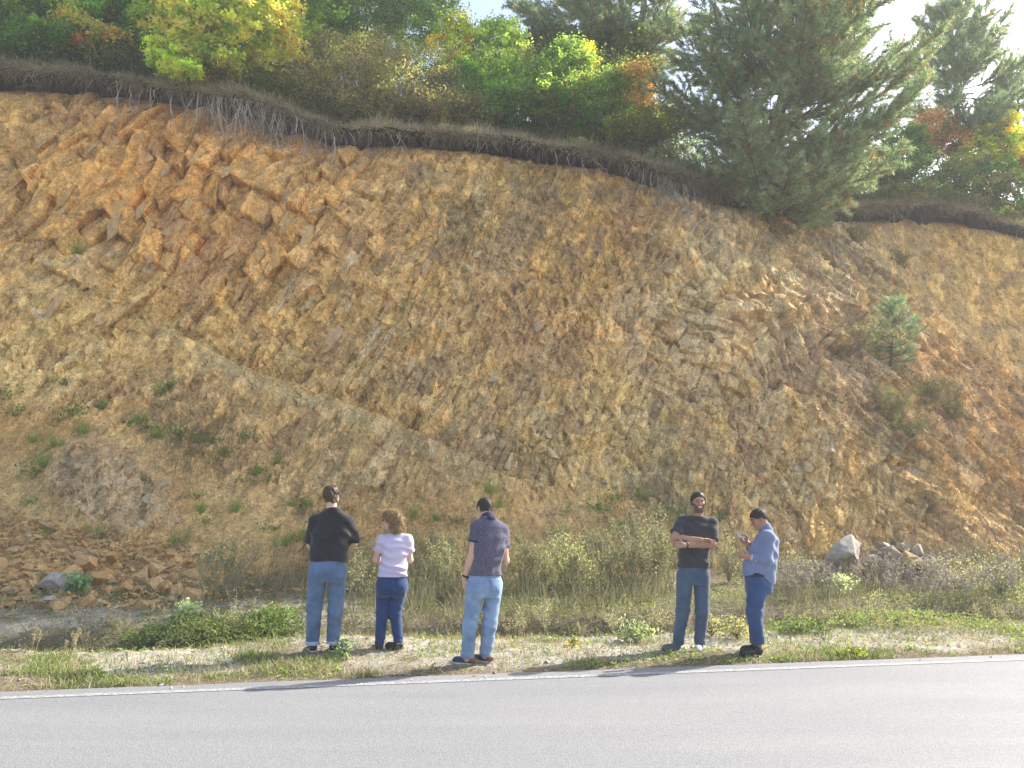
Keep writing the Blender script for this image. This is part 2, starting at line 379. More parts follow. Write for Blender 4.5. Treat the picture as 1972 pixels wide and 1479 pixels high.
Z = Z0 + vs[:, None] * (ZT - Z0)[None]
xc = np.linspace(-19, 27, 300); vc = np.linspace(0, 1, 90)
# evaluate the smooth surface coarsely, then interpolate (bilinear)
Xc = np.broadcast_to(xc[None], (90, 300)); Zc = Z0 + vc[:, None] * (top_z(xc) + .12 - Z0)[None]
Yc = cliff_Y(Xc, Zc)
def bil(A, X, V):
    fx = np.clip((X + 19) / 46 * 299, 0, 298.999); fv = np.clip(V * 89, 0, 88.999)
    i = fx.astype(int); j = fv.astype(int); a = fx - i; b = fv - j
    return (A[j, i] * (1 - a) + A[j, i + 1] * a) * (1 - b) + (A[j + 1, i] * (1 - a) + A[j + 1, i + 1] * a) * b
VV = np.broadcast_to(vs[:, None], X.shape)
Y = bil(Yc, X, VV)
PX, PY = to_px(np.stack([X, Y, Z], -1))
# normals of the smooth surface
dYx = np.gradient(Y, axis=1) / np.gradient(X, axis=1); dYz = np.gradient(Y, axis=0) / np.maximum(np.gradient(Z, axis=0), 1e-6)
NN = np.stack([dYx, -np.ones_like(Y), dYz], -1); NN /= np.linalg.norm(NN, axis=-1, keepdims=True)
def blob(cx, cy, rx, ry, rot=0):
    c, s_ = math.cos(rot), math.sin(rot); dx = PX - cx; dy = PY - cy
    return np.exp(-(((dx * c + dy * s_) / rx) ** 2 + ((-dx * s_ + dy * c) / ry) ** 2))
def cells(U, V, seed, jit=.95):
    iu = np.floor(U).astype(int); iv = np.floor(V).astype(int)
    best = np.full(U.shape, 1e9); sec = np.full(U.shape, 1e9); bu = np.zeros(U.shape); bv = np.zeros(U.shape); idx = np.zeros(U.shape, np.int64)
    for du in (-1, 0, 1):
        for dv in (-1, 0, 1):
            cu = iu + du; cv = iv + dv
            pu = cu + .5 + jit * (hash2(cu, cv, seed) - .5); pv = cv + .5 + jit * (hash2(cu, cv, seed + 1) - .5)
            d = np.abs(U - pu) ** 1.6 + np.abs(V - pv) ** 1.6
            m = d < best; sec = np.where(m, best, np.minimum(sec, d)); best = np.where(m, d, best)
            bu = np.where(m, pu, bu); bv = np.where(m, pv, bv); idx = np.where(m, cu * 7919 + cv, idx)
    z_ = np.zeros_like(idx)
    return hash2(idx, z_, seed + 5), hash2(idx, z_, seed + 6), hash2(idx, z_, seed + 7), U - bu, V - bv, sec - best
def joints(cell_w, cell_l, ang, off, grad, seed, wob=.25):
    """fracture blocks: ang = direction of the long axis measured from vertical (clockwise)"""
    c, s_ = math.cos(ang), math.sin(ang)
    sd_ = Y * 0.8
    a = (X * c - Z * s_); b = (X * s_ + Z * c)
    a = a + wob * cell_w * (fbm(X / cell_w * .7, Z / cell_w * .7, seed + 40, 2) - .5) * 2; b = b + wob * cell_l * (fbm(X / cell_l * .7 + 9, Z / cell_l * .7, seed + 60, 2) - .5) * 2
    r1, r2, r3, du, dv, e = cells(a / cell_w, b / cell_l, seed)
    d = off * (r1 - .5) * 2 + grad * ((r2 - .5) * 2 * du * cell_w + (r3 - .5) * 2 * dv * cell_l * .6)
    return d, r1, r3, e
def blocks(cell_w, cell_l, ang, off, grad, seed, skew=.35):
    """straight-sided joint blocks: parallel joints cut by cross joints, each block stepped and tilted"""
    c, s_ = math.cos(ang), math.sin(ang)
    wa = fbm(X * .35 + seed, Z * .35, seed + 3, 2) - .5
    a = (X * c - Z * s_) / cell_w; b = (X * s_ + Z * c) / cell_l
    a = a + wa * 2.2 + .16 * (vnoise(X * 2.2 / cell_w * .3, Z * 1.1 / cell_w * .3, seed + 9) - .5)
    ia = np.floor(a); fa = a - ia
    jit = hash2(ia.astype(int), 0 * ia.astype(int), seed) ; split = .25 + .5 * jit            # uneven joint spacing
    sub = fa > split; w0 = np.where(sub, 1 - split, split); u = np.where(sub, (fa - split) / w0, fa / w0); ia2 = (ia * 2 + sub).astype(int)
    h0 = hash2(ia2, 0 * ia2 + 5, seed + 1); b2 = b * (.7 + .8 * h0) + h0 * 7.3 + skew * (h0 - .3) * u * cell_w / cell_l * 2.0 + .22 * wa
    ib = np.floor(b2).astype(int); fb = b2 - ib; sp = .3 + .4 * hash2(ia2, ib, seed + 2); s2 = fb > sp; v = np.where(s2, (fb - sp) / (1 - sp), fb / sp); ib2 = ib * 2 + s2
    r1 = hash2(ia2, ib2, seed + 5); r2 = hash2(ia2, ib2, seed + 6); r3 = hash2(ia2, ib2, seed + 7)
    d = off * (r1 - .5) * 2 + grad * cell_w * ((r2 - .5) * 2 * (u - .5) * w0 * 1.6) + grad * cell_l * (r3 - .62) * (v - .5) * .5
    e = np.minimum(np.minimum(u, 1 - u) * w0 * cell_w, np.minimum(v, 1 - v) * .4 * cell_l)
    return d, r1, r3, e
A1 = math.radians(27); A2 = math.radians(-44); A3 = math.radians(8)
# masks in terms of where the ground is
soil_m = np.clip(sstep(-40, 60, PY - (735 + 0.42 * PX + 60 * (fbm(X * .7, Z * .7, 5, 3) - .5))) * sstep(620, 520, PX), 0, 1)
soil_m = np.maximum(soil_m, sstep(900, 1010, PY - 40 * (fbm(X, Z, 8) - .5)) * sstep(640, 700, PX) * sstep(1330, 1240, PX) * .75)
outc = np.clip(blob(215, 950, 150, 85, .45) * 2.2 - .5, 0, 1); soil_m = soil_m * (1 - outc)
flank = sstep(-25, 45, (PX - 1440) - (PY - 420) * .52) ; back = sstep(-12, 12, (PX - 1590) - (PY - 430) * 1.22)
flank_only = flank * (1 - back)
leftm = sstep(900, 640, PX) ; rough = (1 - soil_m)
smooth_top = sstep(.06, .0, 1 - VV) * .7
dA, ra, rb, ea = blocks(.85, 1.7, A1, .075, .42, 100)
dA2, ra2, _, ea2 = blocks(.34, .62, A1 - .10, .03, .5, 140)
dB, rb1, rb2, eb = blocks(.62, 4.2, A2, .075, .38, 200, .1)
dB2, _, rb3, eb2 = blocks(.16, 1.6, A2, .022, .5, 230, .1)
dC1, rc1, rc2, ec = joints(.62, .8, A3, .09, .32, 300, .2)
dC2, rc3, _, ec2 = blocks(.9, .8, math.radians(-12), .08, .5, 330, .8)
dC = dC1 * .5 + dC2 * .75
dD, rd1, _, ed = joints(.2, .27, math.radians(35), .035, .5, 400, .4)
dE, re1, _, ee = joints(.085, .13, math.radians(20), .014, .45, 500, .5)
bigL = np.clip(blob(330, 370, 330, 170) * 1.6, 0, 1); bigR = np.clip(blob(1480, 620, 240, 190) * 1.5, 0, 1)
big = np.maximum(bigL, bigR * .8)
ledge = sstep(2, 14, PY - np.interp(PX, [-400, 0, 250, 480, 700, 900, 980], [330, 470, 590, 715, 790, 882, 925])) * sstep(150, 60, PY - np.interp(PX, [-400, 0, 250, 480, 700, 900, 980], [330, 470, 590, 715, 790, 882, 925])) * sstep(1060, 900, PX)
mid = 1 - .45 * (1 - big) - .0
rough = rough * (1 - .32 * ledge)
disp = dA * (leftm * (.45 + .85 * bigL)) + dC * (1 - leftm) * (1 - flank_only) * (.45 + .7 * bigR) + (dB * 1.0 + dB2) * flank_only
disp = disp + dA2 * (.75 * (1 - .65 * big)) * (1 - flank_only * .5) + dD * (.42 - .32 * big) * (1 - .6 * flank_only) + dE * (.9 - .6 * big) * (1 - .4 * flank_only)
cre = -.05 * np.exp(-(ea / .022) ** 2) * bigL - .08 * np.exp(-(ec / .06) ** 2) * bigR * (1 - leftm) - .02 * np.exp(-(ea2 / .015) ** 2)
disp = disp + cre
disp = disp * (1 - .55 * back)
disp = disp * rough * (1 - smooth_top)
disp = disp + .28 * (fbm(X * .45, Z * .45, 71, 3) - .5) * rough
# diagonal fault: lower side stands forward as a ledge
fx = np.array([-400, 0, 250, 480, 700, 900, 980]); fy = np.array([330, 470, 590, 715, 790, 882, 925])
fl = PY - np.interp(PX, fx, fy); fm = sstep(-300, -20, PX) * sstep(1060, 930, PX) * sstep(260, 420, PX + 100 * 0)
disp = disp + fm * (.26 * sstep(-3, 9, fl) * sstep(190, 20, fl) - .16 * sstep(-55, -8, fl) * sstep(2, -4, fl))
# crest notch blocks near (1430..1560, 590)
fl2 = PY - (612 - .03 * (PX - 1400)); disp = disp + .22 * sstep(-60, -5, fl2) * sstep(4, -2, fl2) * sstep(1370, 1420, PX) * sstep(1580, 1540, PX)
# the dark recess at (1180-1300, 380-560)
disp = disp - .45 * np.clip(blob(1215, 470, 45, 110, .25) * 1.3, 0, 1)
disp = disp + .16 * sstep(0, .8, outc) + outc * (dC * .35 + dD * .6)
sr_ = .05 * (fbm(X * 3, Z * 3, 91, 4) - .5) + .02 * (vnoise(X * 17, Z * 17, 95) - .5) + .012 * (vnoise(X * 33, Z * 33, 96) - .5)
disp = disp + sr_ * (.5 + .8 * soil_m)
# undercut below the sod
disp = disp - .25 * sstep(.05, .0, 1 - VV)
P3 = np.stack([X, Y, Z], -1) + NN * disp[..., None]
# colours (iron-stained zones, and a darker brown over the recess)
def Cc(*a): return np.array(a, float)
col = np.zeros(P3.shape); wsum = np.full(X.shape, .05)
col += wsum[..., None] * Cc(.37, .25, .115)
for cx, cy, rx, ry, c_, w in [
  (300, 380, 330, 190, (.42, .215, .065), 1.3), (60, 420, 160, 260, (.44, .31, .135), .9), (560, 330, 200, 90, (.40, .245, .095), .9),
  (130, 620, 330, 130, (.50, .37, .17), 1.0), (650, 620, 170, 180, (.44, .29, .12), .9), (330, 800, 250, 100, (.36, .23, .11), .7),
  (900, 560, 230, 230, (.39, .26, .115), .9), (950, 380, 180, 90, (.36, .27, .14), 1.0), (1000, 310, 220, 40, (.46, .31, .12), .9),
  (950, 760, 260, 130, (.38, .275, .135), .9), (1130, 480, 90, 130, (.42, .26, .09), 1.0), (1060, 650, 150, 60, (.42, .24, .10), .7),
  (1340, 570, 160, 130, (.47, .36, .20), 1.1), (1430, 690, 170, 120, (.42, .31, .19), .9), (1300, 850, 200, 140, (.42, .32, .16), .9),
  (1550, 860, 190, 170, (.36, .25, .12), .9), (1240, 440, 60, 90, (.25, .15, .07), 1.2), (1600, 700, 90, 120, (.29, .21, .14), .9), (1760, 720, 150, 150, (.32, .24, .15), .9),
  (1880, 540, 150, 120, (.46, .31, .12), 1.3), (1900, 850, 130, 150, (.41, .26, .12), .9), (1860, 680, 90, 90, (.44, .28, .13), .8),
  (700, 900, 200, 80, (.36, .26, .14), .9), (800, 1000, 260, 60, (.33, .21, .10), .9), (1620, 500, 100, 70, (.34, .27, .17), .8), (1700, 1000, 200, 70, (.34, .24, .11), .9)]:
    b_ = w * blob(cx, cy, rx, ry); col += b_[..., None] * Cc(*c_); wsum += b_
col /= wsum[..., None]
rid = np.where(leftm > .5, ra, rc1)
col *= (.80 + .42 * rid)[..., None]
col *= (.84 + .34 * ra2)[..., None]
col = col * (.86 + .3 * rd1)[..., None] * (.88 + .26 * re1)[..., None]
ht = rb - .5
col[..., 0] *= 1 + .10 * ht; col[..., 2] *= 1 - .25 * ht
pur = sstep(.72, .8, np.where(leftm > .5, rb, rc2)) * rough * .45; col = col + (Cc(.30, .205, .135) - col) * pur[..., None]
col *= (1 + (rb1 - .5) * .5 * flank_only)[..., None]; col *= (1 + (rb3 - .5) * .35 * flank_only)[..., None]
col *= np.array([1.58, 1.48, 1.20])
# pale mineral streaks down the joints
sa = X * math.cos(A1) - Z * math.sin(A1); sb = X * math.sin(A1) + Z * math.cos(A1)
stk = sstep(.66, .84, vnoise(sa * 10 + 1.5 * fbm(sa * 2, sb * 2, 603, 2), sb * .8, 600)) * sstep(.35, .6, vnoise(sa * 22, sb * 2.5, 601)) * np.clip(1.5 * blob(660, 560, 170, 180) + .9 * blob(300, 600, 200, 90) + 1.1 * blob(1470, 820, 90, 90) + 1.0 * blob(1400, 650, 110, 70), 0, 1)
col = col + (Cc(.74, .60, .36) - col) * (stk * .8)[..., None]
pch = sstep(.7, .8, fbm(X * 2.3, Z * 2.3, 620, 3)) * np.clip(blob(1650, 900, 150, 130) + .7 * blob(1350, 680, 120, 80) + blob(150, 560, 200, 70), 0, 1)
col = col + (Cc(.58, .53, .42) - col) * (pch * .8)[..., None]
lgt = sstep(6, 18, fl) * sstep(60, 25, fl) * fm; col = col + (Cc(.66, .50, .24) - col) * (lgt * .6)[..., None]  # ledge band paler: lighter rock, plus light caught on its top painted in
sand = Cc(.52, .29, .095) + (Cc(.60, .40, .16) - Cc(.52, .29, .095)) * (sstep(.35, .65, fbm(X * .6, Z * .6, 640, 3)) * .8 + .0)[..., None]
sand = sand * (.85 + .3 * vnoise(X * 9, Z * 9, 641))[..., None]
col = col + (sand - col) * soil_m[..., None]
og = outc * (1 - 0); col = col + ((Cc(.46, .34, .19) * (.75 + .5 * rc1)[..., None]) - col) * (og * .85)[..., None]
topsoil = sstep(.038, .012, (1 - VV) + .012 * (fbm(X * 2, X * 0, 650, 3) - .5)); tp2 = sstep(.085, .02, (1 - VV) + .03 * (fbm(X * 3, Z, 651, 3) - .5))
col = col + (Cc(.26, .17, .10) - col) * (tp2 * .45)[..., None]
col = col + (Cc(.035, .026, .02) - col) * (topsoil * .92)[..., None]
V = P3.reshape(-1, 3); nr, nc = X.shape; ii = (np.arange(nr - 1)[:, None] * nc + np.arange(nc - 1)[None]).ravel()
Fq = np.stack([ii, ii + 1, ii + nc + 1, ii + nc], -1)
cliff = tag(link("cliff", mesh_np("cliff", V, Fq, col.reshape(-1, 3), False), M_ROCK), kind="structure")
CL_XS, CL_P = xs, P3
def cliff_pt(px, py):
    """nearest cliff vertex seen at a photo pixel, its normal and index"""
    c = _cl_lookup(px, py); return CL_P[c], NN[c]
_pxv, _pyv = to_px(P3)
def _cl_lookup(px, py):
    sub = (slice(None, None, 3), slice(None, None, 3)); d = (_pxv[sub] - px) ** 2 + (_pyv[sub] - py) ** 2
    k = np.unravel_index(np.argmin(d), d.shape); return (k[0] * 3, k[1] * 3)

# ---------------------------------------------------------------- rock pieces
def hull_rock(seed, n=14, sx=1, sy=1, sz=1, cube=.55):
    """irregular convex stone of about 20-40 triangles"""
    import bmesh
    r = random.Random(seed); bm = bmesh.new()
    for _ in range(n):
        v = Vector((r.gauss(0, 1), r.gauss(0, 1), r.gauss(0, 1))).normalized()
        m = max(abs(v.x), abs(v.y), abs(v.z)); v = v * (1 - cube) + v / m * cube * .8
        v *= r.uniform(.8, 1.05); bm.verts.new((v.x * sx * .5, v.y * sy * .5, v.z * sz * .5))
    bmesh.ops.convex_hull(bm, input=bm.verts)
    bm.verts.ensure_lookup_table()
    for v in [v for v in bm.verts if not v.link_faces]: bm.verts.remove(v)
    bmesh.ops.triangulate(bm, faces=bm.faces)
    V = np.array([v.co[:] for v in bm.verts]); bm.verts.index_update(); F = np.array([[v.index for v in f.verts] for f in bm.faces]); bm.free()
    return V, F
def rock_mat(name, base, hue=.25):
    """per-object varied rock"""
    m = bpy.data.materials.new(name); m.use_nodes = True; nt = m.node_tree; N = nt.nodes; L = nt.links; pb = N["Principled BSDF"]
    oi = N.new("ShaderNodeObjectInfo"); tc = N.new("ShaderNodeTexCoord")
    rp_ = N.new("ShaderNodeValToRGB"); rp_.color_ramp.elements.new(.5)
    for e, c in zip(rp_.color_ramp.elements, base): e.color = (*c, 1)
    rp_.color_ramp.elements[0].position = 0; rp_.color_ramp.elements[1].position = .5; rp_.color_ramp.elements[2].position = 1
    L.new(oi.outputs["Random"], rp_.inputs[0])
    nz = N.new("ShaderNodeTexNoise"); nz.inputs["Scale"].default_value = 7; nz.inputs["Detail"].default_value = 8; nz.inputs["Roughness"].default_value = .7
    L.new(tc.outputs["Object"], nz.inputs["Vector"])
    mr = N.new("ShaderNodeMapRange"); mr.inputs[1].default_value = .3; mr.inputs[2].default_value = .7; mr.inputs[3].default_value = .65; mr.inputs[4].default_value = 1.35
    L.new(nz.outputs["Fac"], mr.inputs[0]); v = N.new("ShaderNodeVectorMath"); v.operation = 'MULTIPLY'
    L.new(rp_.outputs[0], v.inputs[0]); L.new(mr.outputs[0], v.inputs[1]); L.new(v.outputs[0], pb.inputs["Base Color"])
    pb.inputs["Roughness"].default_value = .92; pb.inputs["Specular IOR Level"].default_value = .25
    bp = N.new("ShaderNodeBump"); bp.inputs["Distance"].default_value = .02; L.new(nz.outputs["Fac"], bp.inputs["Height"]); L.new(bp.outputs[0], pb.inputs["Normal"])
    MATS[name] = m; return m
M_SLAB = rock_mat("stained_rock", [(.52, .29, .10), (.60, .38, .15), (.50, .33, .17)])
M_SLABT = rock_mat("tan_rock", [(.52, .36, .17), (.62, .47, .26), (.48, .34, .18)])
M_RUB = rock_mat("orange_rock", [(.44, .25, .09), (.54, .35, .16), (.38, .26, .14)])
M_GREY = rock_mat("grey_rock", [(.36, .32, .27), (.46, .43, .38), (.30, .26, .22)])
def rmesh(name, seed, mat, **k):
    V_, F_ = hull_rock(seed, **k); me = mesh_np(name, V_, F_); me.materials.append(mat); return me
slabL = [rmesh("rock_slab", 900 + i, M_SLAB, n=13, sx=.55, sy=.5, sz=1.25, cube=.75) for i in range(10)]
slabR = [rmesh("rock_slab", 950 + i, M_SLABT, n=13, sx=.7, sy=.5, sz=.95, cube=.75) for i in range(8)]
rr = random.Random(5)
placed = []
tries = 0
while len(placed) < 270 and tries < 9000:
    tries += 1
    if rr.random() < .62:
        px = rr.gauss(350, 190); py = rr.gauss(380, 105); L_ = True
    else:
        px = rr.uniform(560, 1600); py = rr.uniform(400, 960); L_ = px < 900
    k = _cl_lookup(px, py) if 0 < px < 1700 and py > 250 else None
    if k is None or soil_m[k] > .2 or flank_only[k] > .4 or VV[k] > .93: continue
    size = rr.uniform(.24, .62) * (1.15 if px < 650 else .8)
    p = CL_P[k]; n_ = NN[k]
    if any((p[0] - a[0]) ** 2 + (p[2] - a[2]) ** 2 < (.42 * (size + b)) ** 2 for a, b in placed): continue
    placed.append((p, size))
    nv = Vector(n_); ang = (A1 if L_ else rr.choice([A1, A3, -.5])) + rr.gauss(0, .13)
    up = Vector((math.sin(ang), 0, math.cos(ang))); up = (up - nv * up.dot(nv)).normalized(); sdv = up.cross(nv).normalized()
    M = Matrix((sdv, -nv, up)).transposed()    # local y into the wall
    M = M @ Matrix.Rotation(rr.gauss(0, .16), 3, 'Z') @ Matrix.Rotation(rr.gauss(0, .14), 3, 'X')
    o = bpy.data.objects.new("rock_slab", rr.choice(slabL if L_ else slabR)); COL.objects.link(o); o.parent = cliff
    sc_ = (size * rr.uniform(.8, 1.3), size * rr.uniform(.6, .9), size * rr.uniform(.8, 1.5))
    o.matrix_local = Matrix.Translation(Vector(p) - nv * size * .10) @ M.to_4x4() @ Matrix.Diagonal((*sc_, 1))

grey_slab = [rmesh("rock_slab", 980 + i, rock_mat("outcrop_rock", [(.42, .30, .16), (.52, .40, .24), (.38, .27, .15)]) if i == 0 else MATS["outcrop_rock"], n=13, sx=.8, sy=.6, sz=.9, cube=.65) for i in range(6)]
for px, py, s_, an in [(185, 935, .75, .3), (225, 925, .5, -.3), (260, 945, .45, .4), (290, 960, .4, -.5), (135, 935, .45, .9), (150, 900, .35, .3), (300, 985, .45, .6), (250, 985, .4, .9), (215, 975, .4, .8), (320, 930, .35, -.4), (120, 905, .3, .2), (280, 1010, .38, .7), (330, 1000, .3, -.2), (200, 895, .3, .4), (350, 965, .3, .2)]:
    k = _cl_lookup(px, py); p = CL_P[k]; nv = Vector(NN[k]); up = Vector((math.sin(an), 0, math.cos(an))); up = (up - nv * up.dot(nv)).normalized(); sdv = up.cross(nv).normalized()
    o = bpy.data.objects.new("rock_slab", rr.choice(grey_slab)); COL.objects.link(o); o.parent = cliff
    o.matrix_local = Matrix.Translation(Vector(p) - nv * s_ * .12) @ (Matrix((sdv, -nv, up)).transposed() @ Matrix.Rotation(rr.gauss(0, .3), 3, 'X')).to_4x4() @ Matrix.Diagonal((s_ * 1.1, s_ * .8, s_, 1))
# ================================================================ rubble at the foot of the slope
def ray_cliff(px, py, Y0):
    p = at(px, py, Y0)
    for _ in range(5):
        V_ = (p[2] - Z0) / (top_z(p[0]) + .12 - Z0); y_ = float(bil(Yc, np.array(p[0]), np.array(np.clip(V_, 0, 1)))); p = at(px, py, .5 * p[1] + .5 * y_)
    k = _cl_lookup(px, py); return p + NN[k] * float(disp[k])
_MY = np.arange(5.0, 24.0, .02)
def march(px, py):
    P = np.array([at(px, py, 5.0), at(px, py, 24.0)]); t = ((_MY - 5) / 19)[:, None]; P = P[0] + (P[1] - P[0]) * t
    h = P[:, 2] - ground_z(P[:, 0], P[:, 1]); k = np.argmax(h < 0) if (h < 0).any() else len(h) - 1
    return np.array([P[k, 0], P[k, 1], float(ground_z(P[k, 0], P[k, 1]))])
def surf_near(px, py, lift=0.0):
    """point of cliff or ground seen at a photo pixel"""
    k = _cl_lookup(px, py)
    a = ray_cliff(px, py, float(CL_P[k][1])); g = march(px, py)
    if math.hypot(_pxv[k] - px, _pyv[k] - py) < 12 and a[1] < g[1] and a[2] > ground_z(a[0], a[1]): return a, NN[k]
    return g, np.array([0, 0, 1.])
rub = [rmesh("rock", 2000 + i, M_RUB, n=rr.choice([9, 11, 14]), sx=rr.uniform(.8, 1.25), sy=rr.uniform(.7, 1.1), sz=rr.uniform(.4, .8), cube=rr.uniform(.35, .7)) for i in range(16)]
cnt = 0; tries = 0; got = []
def talus_w(px, py):
    top = np.interp(px, [0, 60, 200, 330, 450, 560, 640, 700, 830], [1002, 1010, 1042, 1060, 1095, 1060, 1010, 1040, 1070])
    bot = np.interp(px, [0, 300, 420, 600, 640, 830], [1175, 1172, 1160, 1150, 1120, 1100])
    return top - 12 < py < bot and (px < 420 or rr.random() < .55)
while cnt < 290 and tries < 20000:
    tries += 1
    px = rr.uniform(-30, 760) if rr.random() < .3 else rr.uniform(-30, 330); py = rr.uniform(995, 1178)
    if not talus_w(px, py): continue
    p, n_ = surf_near(px, py)
    size = (rr.uniform(.12, .30) if rr.random() < .7 else rr.uniform(.3, .48)) * (1.0 if px < 400 else .7) * (1.12 if py > 1090 else .85)
    if rr.random() < .05: size *= 1.5
    if any((p[0] - a[0]) ** 2 + (p[1] - a[1]) ** 2 + (p[2] - a[2]) ** 2 < (.30 * (size + b)) ** 2 for a, b in got): continue
    got.append((p, size)); cnt += 1
    o = link("rock", rr.choice(rub), None, None, Vector(p) + Vector(n_) * size * .12, (rr.uniform(-.6, .6), rr.uniform(-.6, .6), rr.uniform(0, 6.28)), (size, size, size))
    tag(o, "orange brown broken rock in the rubble heap below the bare slope on the left", "rock", "rocks of the rubble heap")
# fine rubble between: one mass
b = Buf(); RU = [hull_rock(3000 + i, n=8, cube=.5) for i in range(6)]
def scatter_stones(b, pts, nrm, sizes, cols, flat=.7):
    for i, (p, n_, s_) in enumerate(zip(pts, nrm, sizes)):
        V_, F_ = RU[i % 6]; a = rr.uniform(0, 6.28); c, s2 = math.cos(a), math.sin(a)
        W = V_ * s_ * np.array([1, rr.uniform(.6, 1), flat]); W = np.stack([W[:, 0] * c - W[:, 1] * s2, W[:, 0] * s2 + W[:, 1] * c, W[:, 2]], -1)
        b.add(W + p + n_ * s_ * .1, F_, None, cols[i])
P_, N_, S_ = [], [], []
for _ in range(9000):
    if len(P_) >= 2600: break
    px = rr.uniform(-30, 860); py = rr.uniform(985, 1182)
    if px > 430 and rr.random() < .3: continue
    if not talus_w(px, py + rr.gauss(0, 8)): continue
    p, n_ = surf_near(px, py); P_.append(p); N_.append(n_); S_.append(rr.uniform(.03, .12))
scatter_stones(b, P_, N_, S_, pal(len(P_), [(.46, .25, .08), (.54, .34, .14), (.38, .23, .11), (.50, .38, .22)]))
tag(link("rubble", b.mesh("rubble"), M_STONE), "small orange brown stones filling the rubble heap on the left", "rubble", kind="stuff")
# small chips scattered on slopes and verge gravel
b = Buf(); P_, N_, S_ = [], [], []
for _ in range(1500):
    px = rr.uniform(-20, 1250); py = rr.uniform(760, 1080)
    k = _cl_lookup(px, py)
    if soil_m[k] < .3: continue
    P_.append(ray_cliff(px, py, float(CL_P[k][1]))); N_.append(NN[k]); S_.append(rr.uniform(.02, .075))
scatter_stones(b, P_, N_, S_, pal(len(P_), [(.42, .25, .10), (.40, .30, .17), (.32, .19, .09)]))
tag(link("stone_chips", b.mesh("stone_chips"), M_STONE), "small chips of rock strewn over the bare orange slope", "stone chips", kind="stuff")
b = Buf(); P_, S_, C_ = [], [], []
for _ in range(16000):
    s_ = rr.uniform(-1.5, 14); q_ = rr.uniform(.12, 6); x, y = rp(s_, q_)
    n1_ = float(fbm(x * .9, y * .9, 51, 4)); w = float(GRAVEL_W(q_, s_, n1_)) + .12 + .9 * math.exp(-(((x + 1.9) / .7) ** 2 + ((y - 9.8) / .5) ** 2)) + (.5 if 3.7 < q_ < 5.4 and s_ < 3.5 else 0)
    if rr.random() > w: continue
    P_.append(np.array([x, y, float(ground_z(x, y)) if q_ > .33 else .003])); S_.append(min(.012 + rr.expovariate(75), .09))
scatter_stones(b, P_, [np.array([0, 0, 1.])] * len(P_), S_, pal(len(P_), [(.50, .46, .40), (.40, .36, .30), (.56, .53, .48), (.34, .27, .18)]), .6)
tag(link("gravel", b.mesh("gravel"), M_STONE), "pale gravel and small stones strewn over the verge", "gravel", kind="stuff")

def boulder(px, py, w, h, d, mat, seed, label, name="boulder", lift=.3, rz=0, detail=3):
    """big stone: convex hull, subdivided and roughened"""
    import bmesh
    V_, F_ = hull_rock(seed, n=12, sx=w, sy=d, sz=h, cube=.6)
    bm = bmesh.new(); vs_ = [bm.verts.new(v) for v in V_]
    for f in F_: bm.faces.new([vs_[i] for i in f])
    bmesh.ops.subdivide_edges(bm, edges=bm.edges, cuts=detail, use_grid_fill=True)
    V2 = np.array([v.co[:] for v in bm.verts]); bm.verts.index_update()
    F2 = [[v.index for v in f.verts] for f in bm.faces]; bm.free()
    nrm = V2 / np.linalg.norm(V2, axis=1, keepdims=True)
    V2 = V2 + nrm * (.10 * min(w, h) * (fbm(V2[:, 0] * 5 + V2[:, 1] * 3, V2[:, 2] * 5 + V2[:, 1] * 2, seed, 3) - .5))[:, None] * 2
    me = bpy.data.meshes.new(name); me.from_pydata([tuple(v) for v in V2], [], F2); me.materials.append(mat)
    p, _ = surf_near(px, py)
    return tag(link(name, me, None, None, (p[0], p[1], p[2] + h * lift), (0, 0, rz)), label, "boulder")
M_PALE = rock_mat("pale_boulder", [(.38, .33, .28)] * 3)
M_DUSTY = rock_mat("dusty_rock", [(.34, .28, .21), (.40, .34, .27), (.30, .23, .16)])
boulder(113, 1136, .78, .42, .5, M_PALE, 41, "largest pale grey boulder at the front edge of the orange rubble heap", rz=.2)
boulder(146, 1128, .28, .30, .25, M_PALE, 47, "small pale grey boulder touching the right side of the largest pale boulder")
boulder(92, 1166, .34, .20, .3, M_GREY, 49, "low grey stone half hidden in grass in front of the pale boulders")
# gravel mound behind the weeds, right
gx = np.linspace(-3.6, 3.6, 110); gy = np.linspace(-2.0, 2.0, 60); MX, MY = np.meshgrid(gx, gy); MO = at(1640, 1100, 15.7)
def mound_h(MX, MY):
    MX = np.asarray(MX, float); MY = np.asarray(MY, float)
    h = (.26 * np.exp(-((MX + .5) / 1.3) ** 2) + .52 * np.exp(-((MX - 1.05) / .75) ** 2)) * np.exp(-(MY / .65) ** 2)
    return h * (1 + .7 * (fbm(MX * 2.5, MY * 2.5, 9) - .5)) + .05 * (vnoise(MX * 8, MY * 8, 10) - .5) * sstep(.02, .2, h) - .06 * sstep(.10, .0, h) + ground_z(MX + MO[0], MY + 15.7)
MZ = mound_h(MX, MY); i0 = (np.arange(59)[:, None] * 110 + np.arange(109)[None]).ravel()
me = mesh_np("gravel_mound", np.stack([MX + MO[0], MY + 15.7, MZ], -1).reshape(-1, 3), np.stack([i0, i0 + 1, i0 + 111, i0 + 110], -1), np.tile((.23, .19, .14), (6600, 1)) * (.6 + .8 * fbm(MX.ravel() * 6, MY.ravel() * 6, 4))[:, None], True)
tag(link("gravel_mound", me, M_GROUND), kind="structure")
def on_mound(px, py):
    for Y_ in np.arange(14.3, 16.6, .04):
        p = at(px, py, Y_)
        if p[2] < float(mound_h(p[0] - MO[0], Y_ - 15.7)): return p
    p = at(px, py, 15.75); p[2] = float(mound_h(p[0] - MO[0], 0.05)); return p
P_, S_ = [], []
